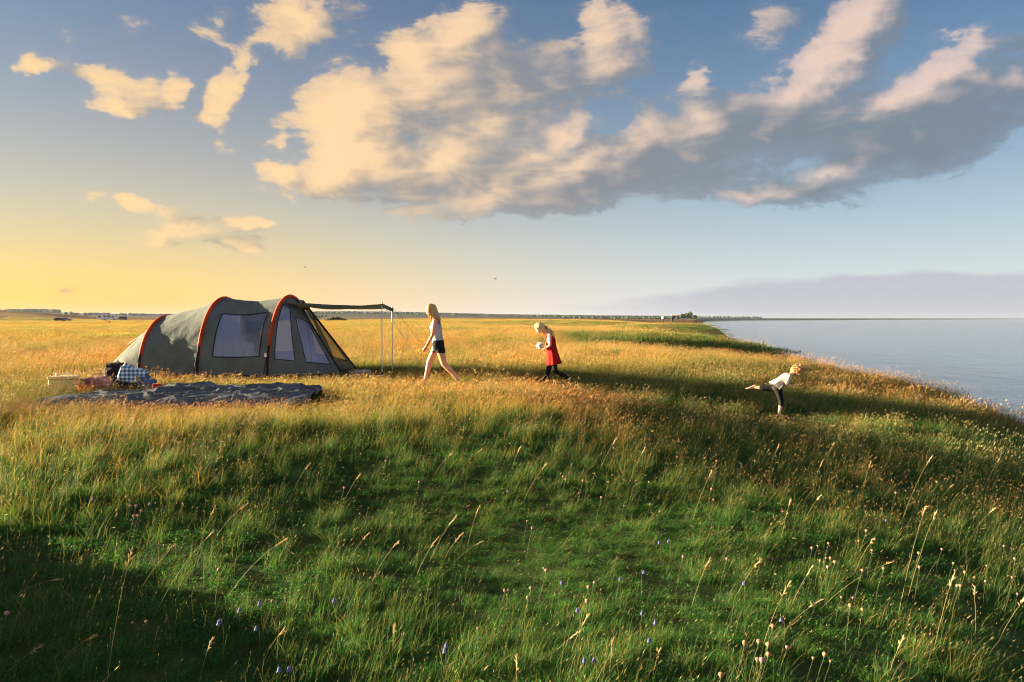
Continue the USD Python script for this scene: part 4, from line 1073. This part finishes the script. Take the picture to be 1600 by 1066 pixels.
def heads(at, along, length, radius, cols, share=1.0):
    """loose seed heads: small spindles at the stem tips"""
    keep = rng.random(len(at)) < share
    at, along = at[keep], along[keep] / (np.linalg.norm(along[keep], axis=1, keepdims=True) + 1e-9)
    n = len(at)
    L = rng.uniform(*length, n)[:, None]; R = rng.uniform(*radius, n)[:, None]
    s = np.cross(along, [0, 1.0, .1]); s /= np.linalg.norm(s, axis=1, keepdims=True) + 1e-9
    u = np.cross(along, s)
    mid = at + along * L * .3
    v = np.stack([at - along * L * .2, mid + s * R, mid + (-.5 * s + .87 * u) * R, mid + (-.5 * s - .87 * u) * R, at + along * L * .8], 1)
    f = np.array([[0, 2, 1], [0, 3, 2], [0, 1, 3], [4, 1, 2], [4, 2, 3], [4, 3, 1]])
    f = (f[None] + (np.arange(n) * 5)[:, None, None]).reshape(-1, 3)
    col = np.array(cols)[rng.integers(0, len(cols), n)] * rng.uniform(.8, 1.2, (n, 1))
    return v.reshape(-1, 3), f, np.repeat(col, 5, 0)


def globes(at, radius, cols, share=1.0):
    keep = rng.random(len(at)) < share
    at = at[keep]; n = len(at)
    b = trimesh.creation.icosahedron()
    R = rng.uniform(*radius, n)
    v = at[:, None] + b.vertices[None] * R[:, None, None] * np.array([1, 1, .85])
    f = (b.faces[None] + (np.arange(n) * 12)[:, None, None]).reshape(-1, 3)
    col = np.array(cols)[rng.integers(0, len(cols), n)] * rng.uniform(.85, 1.15, (n, 1))
    return v.reshape(-1, 3), f, np.repeat(col, 12, 0)


def leaves(n, spread, size, top, cols):
    """small herb leaves at all heights of the sward"""
    r = spread * np.sqrt(rng.random(n)); a = rng.random(n) * 2 * np.pi
    p = np.stack([r * np.cos(a), r * np.sin(a), rng.uniform(.0, top, n)], 1)
    d = rng.normal(size=(n, 3)); d[:, 2] = np.abs(d[:, 2]) * .35; d /= np.linalg.norm(d, axis=1, keepdims=True)
    s = np.cross(d, rng.normal(size=(n, 3)) * .45 + np.array([0, 0, 1.0])); s /= np.linalg.norm(s, axis=1, keepdims=True)
    L = rng.uniform(*size, n)[:, None]
    v = np.stack([p, p + d * L * .5 + s * L * .28, p + d * L, p + d * L * .5 - s * L * .28], 1)
    f = (np.array([[0, 1, 2], [0, 2, 3]])[None] + (np.arange(n) * 4)[:, None, None]).reshape(-1, 3)
    col = np.array(cols)[rng.integers(0, len(cols), n)] * rng.uniform(.75, 1.25, (n, 1))
    return v.reshape(-1, 3), f, np.repeat(col, 4, 0)


def join(*parts):
    v, f, c, at = [], [], [], 0
    for p in parts:
        v.append(p[0]); f.append(p[1] + at); c.append(p[2]); at += len(p[0])
    return np.vstack(v), np.vstack(f), np.vstack(c)


g = Graph()
colr = g('attribute', 'color', attribute='tone')
pos = g('geometry', 'position')
patch = g.noise(pos, .55, 4, .6); patch2 = g.noise(pos, .12, 3, .5)
var = g('rgb_ramp', 'color', fac=patch, ramp=[(.3, (.72, .82, .72)), (.5, (1, 1, 1)), (.7, (1.28, 1.12, .95))])
c1 = g.mix(1.0, colr, var, 'multiply')
c2 = g.mix(1.0, c1, g('rgb_ramp', 'color', fac=patch2, ramp=[(.35, (.85, 1.0, .85)), (.65, (1.2, 1.0, .9))]), 'multiply')
dif = g('principled_bsdf', 'BSDF', base_color=c2, roughness=.65, specular_ior_level=.25)
tra = g('translucent_bsdf', 'BSDF', color=g.mix(1.0, c2, (1.25, 1.2, .75), 'multiply'))
M_grass = g.make('grass_blade', surface=g('mix_closure', 'closure', fac=.42, closure1=dif, closure2=tra))

GRASS = UsdGeom.PointInstancer.Define(stage, '/World/meadow_grass')
tag(GRASS, 'long windblown meadow grass, golden on the plateau and green in the hollow', kind='stuff')
PROTO = []


def proto(name, parts):
    v, f, c = join(*parts)
    m = usdkit.mesh(stage, free(f'/World/meadow_grass/{name}'), (v, f), M_grass, smooth=False)
    UsdGeom.PrimvarsAPI(m).CreatePrimvar('tone', Sdf.ValueTypeNames.Color3fArray, 'vertex').Set(Vt.Vec3fArray.FromNumpy(c.astype(np.float32)))
    PROTO.append(m.GetPath())
    return len(PROTO) - 1


def B(*a, **k):
    return blades(*a, **k)


def stems(n, spread, length, width, head, radius, share, cols, lean=.22, bend=.5, segs=3, tips=STRAW, roots=OLIVE):
    b = blades(n, spread, length, width, bend, lean, roots, tips, segs, wind=.6)
    return join(b[:3], heads(b[3], b[4], head, radius, cols, share))


KIND = {}
for lod, (sp, wf, nf, segs) in enumerate([(.13, 1.0, 1.0, 4), (.36, 2.0, 2.2, 3), (1.9, 7.0, 3.6, 2)]):
    s = ('near', 'middle', 'far')[lod]
    N = lambda k: int(k * nf)
    kinds = {
        'lush': lambda: proto(f'lush_tuft_{s}', [blades(N(46), sp, (.06, .17), (.0028 * wf, .0055 * wf), .9, .25, GREEN, GREEN + GREEN[1:2] + OLIVE[:1], segs)[:3], leaves(N(40), sp, (.012 * wf ** .5, .03 * wf ** .5), .08, GREEN), stems(N(2), sp, (.20, .42), (.0012 * wf, .0018 * wf), (.025, .05), (.0016 * wf, .003 * wf), .9, PALE, segs=segs, tips=PALE)]),
        'mixed': lambda: proto(f'mixed_tuft_{s}', [blades(N(44), sp, (.12, .32), (.0025 * wf, .005 * wf), .9, .25, GREEN, GREEN + OLIVE, segs)[:3], blades(N(12), sp, (.15, .36), (.002 * wf, .004 * wf), .8, .3, OLIVE, STRAW, segs)[:3], leaves(N(20), sp, (.012 * wf ** .5, .03 * wf ** .5), .1, GREEN), stems(N(3), sp, (.25, .48), (.0012 * wf, .0019 * wf), (.025, .055), (.0018 * wf, .0034 * wf), .9, PALE, segs=segs, tips=PALE)]),
        'tall': lambda: proto(f'tall_tuft_{s}', [blades(N(34), sp, (.18, .42), (.0022 * wf, .0045 * wf), .9, .28, GREEN + OLIVE, OLIVE + GREEN, segs)[:3], stems(N(7), sp, (.32, .55), (.0015 * wf, .0024 * wf), (.03, .07), (.0020 * wf, .0038 * wf), .8, PALE, segs=segs, tips=PALE), blades(N(6), sp, (.2, .42), (.002 * wf, .004 * wf), .8, .3, GREEN, OLIVE, segs)[:3]]),
        'straw': lambda: proto(f'straw_tuft_{s}', [blades(N(30), sp, (.12, .34), (.002 * wf, .0045 * wf), .8, .25, OLIVE, STRAW, segs)[:3], blades(N(12), sp, (.08, .2), (.0025 * wf, .005 * wf), .8, .25, GREEN, OLIVE, segs)[:3], stems(N(11), sp, (.26, .50), (.0014 * wf, .0024 * wf), (.03, .06), (.0024 * wf, .0048 * wf), .85, STRAW + TAN, segs=segs)]),
        'herb': lambda: proto(f'herb_tuft_{s}', [leaves(N(90), sp, (.014 * wf ** .5, .034 * wf ** .5), .09, GREEN + OLIVE[:1]), blades(N(14), sp, (.07, .18), (.002 * wf, .004 * wf), .9, .3, GREEN, GREEN + OLIVE, segs)[:3]]),
    }
    def pinks():
        b = blades(N(12), sp, (.16, .36), (.0016 * wf, .0024 * wf), .35, .18, OLIVE, TAN, segs, wind=.4)
        return proto(f'clover_tuft_{s}', [b[:3], globes(b[3], (.0055 * wf ** .45, .0095 * wf ** .45), TAN, .9), blades(N(26), sp, (.1, .26), (.0022 * wf, .0045 * wf), .8, .25, GREEN + OLIVE, OLIVE + STRAW, segs)[:3]])
    kinds['clover'] = pinks
    for k, make in kinds.items():
        KIND[lod, k] = [make() for _ in range(2 if lod < 2 else 1)]


def smooth01(a, lo, hi):
    t = np.clip((a - lo) / (hi - lo), 0, 1); return t * t * (3 - 2 * t)


def scatter(r0, r1, density, lod, half=.70):
    """points over the sector of ground the picture can see, a little wider; density(r) in tufts per square metre"""
    edges = np.geomspace(r0, r1, 24); P = []
    for a, b in zip(edges[:-1], edges[1:]):
        n = int(density((a + b) / 2) * half * (b * b - a * a))
        r = np.sqrt(rng.uniform(a * a, b * b, n)); th = rng.uniform(-half, half, n)
        P.append(np.stack([r * np.sin(th), r * np.cos(th)], 1))
    return np.vstack(P)




def plant():
    pos, idx, ori, sca = [], [], [], []
    for lod, (r0, r1, dens) in enumerate([(1.6, 15, lambda r: 85 if r < 6 else 85 * (6 / r) ** .6), (12.5, 48, lambda r: 22 * (14 / r) ** .8), (42, 420, lambda r: .50 * (60 / r) ** 1.0)]):
        p = scatter(r0, r1, dens, lod)
        x, y = p[:, 0], p[:, 1]
        r = np.hypot(x, y)
        keep = x < edge_x(y) + 2.5 + .06 * np.minimum(y, 60)
        for bx, by, hl, hw, an in BARE:
            u, v = (x - bx) * math.cos(an) + (y - by) * math.sin(an), -(x - bx) * math.sin(an) + (y - by) * math.cos(an)
            keep &= ~((np.abs(u) < hl) & (np.abs(v) < hw))
        x, y, r = x[keep], y[keep], r[keep]
        n = len(x)
        z = height(x, y)
        q = np.stack([x, y, 0 * x], -1)
        nz, nb, nc = meshkit.fbm(q / 1.7, 3, 31), meshkit.fbm(q / 7.0, 3, 37), meshkit.fbm(q / .8, 2, 41)
        rel = z - EYE
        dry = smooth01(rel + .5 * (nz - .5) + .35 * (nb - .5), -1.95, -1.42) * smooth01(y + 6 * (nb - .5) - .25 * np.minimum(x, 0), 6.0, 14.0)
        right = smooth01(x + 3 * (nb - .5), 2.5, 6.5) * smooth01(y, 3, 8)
        dry = np.maximum(dry, right * (.15 * smooth01(y - .5 * x, 4, 14) + .36 * smooth01(y - .35 * x + 3 * (nb - .5), 10.5, 15)))  # extra straw on the right slope also stands in for its sunlit gold
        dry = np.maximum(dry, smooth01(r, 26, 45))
        u = rng.random(n)
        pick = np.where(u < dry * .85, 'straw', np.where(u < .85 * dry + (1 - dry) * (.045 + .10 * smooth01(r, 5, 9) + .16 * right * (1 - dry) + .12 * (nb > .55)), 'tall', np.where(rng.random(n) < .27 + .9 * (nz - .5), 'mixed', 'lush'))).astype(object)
        left_low = smooth01(-x, .5, 3.0) * (1 - dry)
        pick[(rng.random(n) < .30 + .35 * left_low) & (pick != 'straw') & (nc > .45) & (pick != 'tall')] = 'herb'
        near_tarp = np.exp(-((x + 6.2) / 3.2) ** 2 - ((y - 11.6) / 1.5) ** 2)
        pick[(rng.random(n) < .75 * near_tarp + .035 * (nz > .5) * (r > 5) * (r < 30) + .04 * right * (nc > .5)) & (r < 30)] = 'clover'
        # greener swards on the far mounds, partly standing in for shade on their faces
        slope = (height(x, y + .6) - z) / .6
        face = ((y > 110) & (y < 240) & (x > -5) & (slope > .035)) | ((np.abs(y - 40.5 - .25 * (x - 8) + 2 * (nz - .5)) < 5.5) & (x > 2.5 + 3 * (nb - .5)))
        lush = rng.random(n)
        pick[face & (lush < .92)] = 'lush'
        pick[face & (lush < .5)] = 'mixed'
        pick[(r > 11) & (r < 45) & (nb > .54) & (rng.random(n) < .42) & (pick == 'straw')] = 'mixed'
        pick[(r > 42) & (r < 150) & (nb > .58) & (rng.random(n) < .5)] = 'mixed'
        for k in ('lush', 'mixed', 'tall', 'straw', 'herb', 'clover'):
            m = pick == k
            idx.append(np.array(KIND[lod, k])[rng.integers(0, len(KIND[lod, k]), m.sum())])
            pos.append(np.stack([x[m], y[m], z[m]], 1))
            s = rng.uniform(.75, 1.25, m.sum()) * np.where(dry[m] > .4, .8 + .5 * nz[m], .50 + .40 * nz[m]) * np.where(r[m] < 6, .84, 1)
            path = np.exp(-((x[m] - .3) / 2.0) ** 2 - ((y[m] - 6.5) / 1.6) ** 2)          # the short turf in the bottom of the hollow
            short = np.zeros(m.sum())
            for cx, cy, rx, ry in ((-5.6, 11.9, 3.6, 1.9), (-5.2, 16.6, 4.6, 2.6), (-1.4, 14.4, 2.2, 1.8), (1.0, 15.0, 2.2, 2.2), (5.2, 14.0, 1.6, 1.6), (-2.6, 17.6, 2.2, 1.8)):
                short = np.maximum(short, np.exp(-((x[m] - cx) / rx) ** 2 - ((y[m] - cy) / ry) ** 2))   # trodden round the camp
            flat = s * (1 - .45 * path) * (1 - .60 * short) * np.where(dry[m] > .5, .85, 1)
            sca.append(np.stack([s, s, flat], 1))
            yaw = rng.normal(0, .55, m.sum()) / 2
            ori.append(np.stack([np.cos(yaw), 0 * yaw, 0 * yaw, np.sin(yaw)], 1))
    pos, idx, ori, sca = np.vstack(pos), np.concatenate(idx), np.vstack(ori), np.vstack(sca)
    GRASS.CreatePrototypesRel().SetTargets(PROTO)
    GRASS.CreateProtoIndicesAttr(Vt.IntArray.FromNumpy(idx.astype(np.int32)))
    GRASS.CreatePositionsAttr(Vt.Vec3fArray.FromNumpy(pos.astype(np.float32)))
    GRASS.CreateScalesAttr(Vt.Vec3fArray.FromNumpy(sca.astype(np.float32)))
    GRASS.CreateOrientationsAttr(Vt.QuathArray([Gf.Quath(float(a), float(b), float(c), float(d)) for a, b, c, d in ori]))
    print('tufts', len(idx))


plant()
# ------------------------------------------------------------------ single stalks and flowers that stand out of the sward
def ground_hit(px, py):
    e = ray(px, py)
    d = np.geomspace(1.6, 80, 900)
    z = height(e[0] * d, d)
    hit = np.nonzero(EYE + e[2] * d <= z)[0]
    k = d[hit[0]] if len(hit) else 40.0
    return k


def head_depth(px, py, tall):
    e = ray(px, py)
    d = np.geomspace(1.6, 80, 900)
    hit = np.nonzero(EYE + e[2] * d <= height(e[0] * d, d) + tall)[0]
    return d[hit[0]] if len(hit) else 40.0


ORD = ['leftmost', 'second from the left', 'third from the left', 'fourth from the left', 'fifth from the left', 'sixth from the left', 'seventh from the left', 'eighth from the left', 'ninth from the left', 'tenth from the left', 'eleventh from the left', 'twelfth from the left', 'thirteenth from the left', 'fourteenth from the left', 'fifteenth from the left', 'sixteenth from the left', 'seventeenth from the left', 'eighteenth from the left', 'nineteenth from the left', 'twentieth from the left']


def zone(px, py):
    row = 'in the hollow' if py < 800 else 'in the dark foreground' if py < 940 else 'along the bottom edge'
    col = 'at far left' if px < 260 else 'left of centre' if px < 560 else 'at the centre' if px < 860 else 'right of centre' if px < 1220 else 'right of the balancing child' if px < 1420 else 'at far right'
    return f'{row} {col}'


def placed(items):
    """each item with its rank from the left among those of its zone"""
    zones = {}
    for it in items:
        zones.setdefault(zone(it[0], it[1]), []).append(it)
    for z, its in zones.items():
        for i, it in enumerate(sorted(its)):
            yield it, z, (ORD[min(i, 19)] if len(its) > 1 else 'single')


M_stem = plain('dry_stem', (.26, .23, .09), .7, 30)
M_seed = cloth('seed_head', (.56, .40, .20), .35, .8); M_seed2 = cloth('pale_seed_head', (.60, .50, .28), .35, .8)
M_globe = cloth('dried_globe', (.40, .26, .16), .3, .9, 200); M_globe2 = cloth('cream_globe', (.40, .30, .19), .3, .9, 200); M_globe3 = cloth('pink_globe', (.50, .27, .32), .3, .9, 200)
M_gstem = plain('green_stem', (.10, .13, .04), .7, 30); M_bell = cloth('blue_petal', (.17, .18, .46), .35, .6)
STALKS = [(203, 871, 166, 1066), (267, 858, 205, 945), (326, 838, 236, 967), (332, 801, 297, 906), (380, 792, 332, 845), (437, 849, 350, 937), (439, 989, 407, 1037), (328, 1007, 310, 1066), (57, 1018, 0, 1063), (85, 906, 0, 945),
          (142, 996, 87, 1042), (236, 705, 192, 762), (341, 716, 312, 742), (746, 799, 728, 862), (707, 814, 669, 880), (717, 840, 690, 880), (618, 851, 577, 915), (679, 847, 647, 906), (850, 729, 817, 784), (749, 705, 708, 749),
          (703, 711, 677, 744), (811, 703, 800, 731), (898, 998, 852, 1037), (914, 987, 890, 1020), (957, 1009, 951, 1063), (808, 1052, 806, 1090), (616, 989, 612, 1028), (1029, 1031, 1018, 1066), (572, 838, 542, 880), (747, 860, 703, 884),
          (1453, 718, 1407, 818), (1359, 727, 1346, 775), (1284, 724, 1269, 766), (1444, 799, 1402, 967), (1461, 805, 1416, 941), (1234, 786, 1219, 849), (1280, 777, 1254, 818), (1110, 742, 1081, 814), (1363, 845, 1333, 897), (1551, 797, 1512, 845),
          (1228, 921, 1188, 1019), (1274, 943, 1210, 1002), (1265, 893, 1234, 950), (1302, 694, 1285, 744), (1488, 906, 1455, 1033), (1407, 1006, 1385, 1063), (1523, 923, 1525, 1006), (1105, 882, 1079, 950), (1486, 760, 1462, 792), (1597, 941, 1555, 1011),
          (1389, 880, 1280, 950), (1184, 880, 1150, 930), (960, 690, 935, 740), (1005, 705, 985, 750), (1215, 700, 1200, 745), (1560, 720, 1535, 770), (480, 730, 455, 775), (560, 745, 530, 800)]
rs = np.random.default_rng(77)
for (hx, hy, bx, by), z, rank in placed(STALKS):
    d = ground_hit(bx, by)
    b = ray(bx, by) * d; b[2] = float(height(b[0], d)) - .02
    d2 = d - rs.uniform(-.02, .06)
    h = ray(hx, hy) * d2 + np.array([0, 0, EYE]); 
    h[2] = max(h[2], b[2] + .18)
    L = np.linalg.norm(h - b)
    t = thing('grass_stalk', f'dry grass stalk, {rank} {z}' if rank != 'single' else f'lone dry grass stalk {z}', 'grass stalk', b, 0, 'tall dry grass stalks in the foreground')
    v = h - b; up = np.array([0, 0, L * .55])
    s = np.linspace(0, 1, 9)[:, None]
    path = s * (1 - s) * up * .55 + v * s + rs.normal(0, .003, (9, 3)) * s * (1 - s)
    hl = rs.uniform(.07, .12)
    sd = unit(path[-1] - path[-2])
    obj('stem', tube(path, np.linspace(.0014, .0008, 9), 5, False), M_stem, t, smooth=True)
    end = path[-1]
    sp = [tube([end - sd * .4 * hl, end - sd * .1 * hl, end + sd * .2 * hl, end + sd * .5 * hl], [.0012, .0036, .0032, .0006], 6)]
    for q in range(9):
        o = rs.uniform(-.45, .35); sv = unit(sd + rs.normal(0, .35, 3))
        a0 = end + sd * o * hl
        sp.append(tube([a0, a0 + sv * .012, a0 + sv * .026], [.0012, .003, .0005], 5))
    obj('seed_head', cat(*sp), M_seed if rs.random() < .6 else M_seed2, t, smooth=True)

FLOWERS = [(203, 781), (213, 803), (221, 798), (216, 812), (210, 806), (204, 790), (80, 733), (55, 755), (100, 768), (176, 694), (303, 694), (306, 740), (302, 745), (343, 890), (337, 871), (426, 939), (229, 971), (11, 958), (189, 720), (184, 727), (286, 787),
           (876, 740), (957, 742), (959, 700), (655, 753), (564, 709), (538, 762), (951, 753), (918, 753), (929, 740), (940, 777), (994, 751), (1014, 753), (1016, 788), (975, 790), (1031, 799), (1058, 714), (850, 888), (854, 891), (795, 922), (789, 923), (920, 917), (929, 910), (918, 939),
           (825, 934), (830, 919), (824, 814), (832, 825), (747, 982), (603, 720), (905, 770), (911, 751), (880, 745), (884, 749), (1282, 876), (1291, 872), (1298, 872), (1305, 878), (1294, 886), (1315, 933), (1333, 934), (1329, 946), (1348, 952), (1348, 891), (1381, 888), (1437, 886), (1436, 864), (1472, 858),
           (1490, 880), (1492, 891), (1508, 894), (1496, 915), (1501, 915), (1586, 873), (1569, 853), (1582, 902), (1590, 928), (1542, 884), (1540, 908), (1523, 902), (1186, 1002), (1201, 1007), (1208, 978), (1230, 1011), (1184, 1030), (1191, 1031), (1201, 1022), (1289, 1022), (1298, 1033), (1271, 1028), (1164, 1004), (1127, 1054),
           (1223, 799), (1269, 856), (1278, 853), (1295, 849), (1354, 829), (1342, 845), (1363, 860), (1112, 764), (1115, 781), (1068, 870), (1212, 897), (1136, 873), (1464, 753), (1180, 720), (1240, 740), (1120, 720), (1060, 690), (1400, 770), (1340, 760)]
kinds = []
for mat, nm, adj in ((M_globe, 'dried_flower', 'tan globe flower'), (M_globe2, 'pale_flower', 'cream globe flower'), (M_globe3, 'clover_flower', 'pink clover flower')):
    kinds.append((mat, nm, adj, []))
srcs = {}
REG = lambda px: ('in the grass below the tarpaulin' if px < 520 else 'in the hollow below the walking girls' if px < 1040 else 'on the slope below the balancing child')
def sorts():
    for j, kd in enumerate(kinds):
        mine = [f for i, f in enumerate(FLOWERS) if ((i * 7 + i // 5) % 5 % 3 if (i * 7 + i // 5) % 5 < 4 else 0) == j]
        for it, z, rank in placed(mine):
            yield it, z, rank, kd


for (px, py), z, rank, (mat, nm, adj, _) in sorts():
    tall = rs.uniform(.17, .30)
    d = head_depth(px, py, tall)
    h = ray(px, py) * d + np.array([0, 0, EYE]); ln = .05
    gz = float(height(h[0], d)); tall = max(h[2] - gz, .10)
    where = REG(px)
    label, grp = (f'{adj}, {rank} {z}' if rank != 'single' else f'lone {adj} {z}'), f'{adj}s {where}'
    if nm not in srcs:
        t = thing(nm, label, 'flower', (h[0] - ln, d, gz), 0, grp)
        m = trimesh.creation.icosphere(2, .0115); m.vertices = m.vertices * (1 + .35 * (meshkit.noise(m.vertices * 420, 3) - .5))[:, None] * np.array([1, 1, .82]); m.apply_translation((.05, 0, .25))
        obj('stem', tube([(0, 0, -.02), (.012, 0, .10), (.034, 0, .19), (.05, 0, .242)], [.0011, .0010, .0009, .0008], 5), M_gstem, t, smooth=True)
        obj('flower_head', m, mat, t, smooth=True)
        obj('bract', tube([(.046, 0, .232), (.05, 0, .243)], [.002, .007], 8), M_gstem, t, smooth=True)
        srcs[nm] = t.GetPrim()
    else:
        rz = rs.uniform(-.7, .7); s = tall / .25
        copy_of(srcs[nm], (h[0] - .05 * s * math.cos(rz), d - .05 * s * math.sin(rz), gz), rz, label, grp, scale=s)

BELLS = [(433, 1034), (455, 1036), (405, 972), (348, 972), (408, 933), (374, 943), (525, 928), (145, 774), (231, 782), (697, 996), (691, 1008), (905, 946), (1002, 951), (1022, 962), (1016, 989), (908, 1021), (932, 1023), (874, 902), (972, 898), (1003, 886), (1032, 841), (1047, 840), (791, 762), (1387, 808), (1164, 905), (1225, 960)]
src = None
for (px, py), z, rank in placed(BELLS):
    d = head_depth(px, py, .20)
    h = ray(px, py) * d + np.array([0, 0, EYE]); gz = float(height(h[0], d)); tall = max(h[2] - gz, .1)
    label = f'small blue bell flower, {rank} {z}' if rank != 'single' else f'lone small blue bell flower {z}'
    if src is None:
        t = thing('harebell', label, 'flower', (h[0], d, gz), 0, 'blue bell flowers in the foreground grass')
        obj('stem', tube([(0, 0, -.02), (.004, 0, .12), (.0, 0, .205), (-.010, 0, .222), (-.018, 0, .212)], [.0012, .0011, .0009, .0008, .0008], 5), M_gstem, t, smooth=True)
        prof = [(0.0, .012), (.0045, .011), (.0085, .004), (.0095, -.004), (.0135, -.012)]
        v, f, n = [], [], 15
        for r_, z_ in prof:
            a = np.arange(n) * 2 * PI / n
            rr = r_ * (1 + (.18 * np.cos(5 * a) if z_ < -.01 else 0)); v.append(np.stack([-.018 + rr * np.cos(a), rr * np.sin(a), .20 + z_ - (.004 if z_ < -.01 else 0) * np.cos(5 * a)], 1))
        for i in range(len(prof) - 1):
            for j in range(n):
                q = [i * n + j, i * n + (j + 1) % n, (i + 1) * n + (j + 1) % n, (i + 1) * n + j]; f += [[q[0], q[1], q[2]], [q[0], q[2], q[3]]]
        obj('bell', trimesh.Trimesh(np.vstack(v), np.array(f), process=False), M_bell, t, smooth=True)
        src = t.GetPrim()
    else:
        copy_of(src, (h[0], d, gz), rs.uniform(-3, 3), label, None, scale=min(tall / .2, 1.0) * .85)
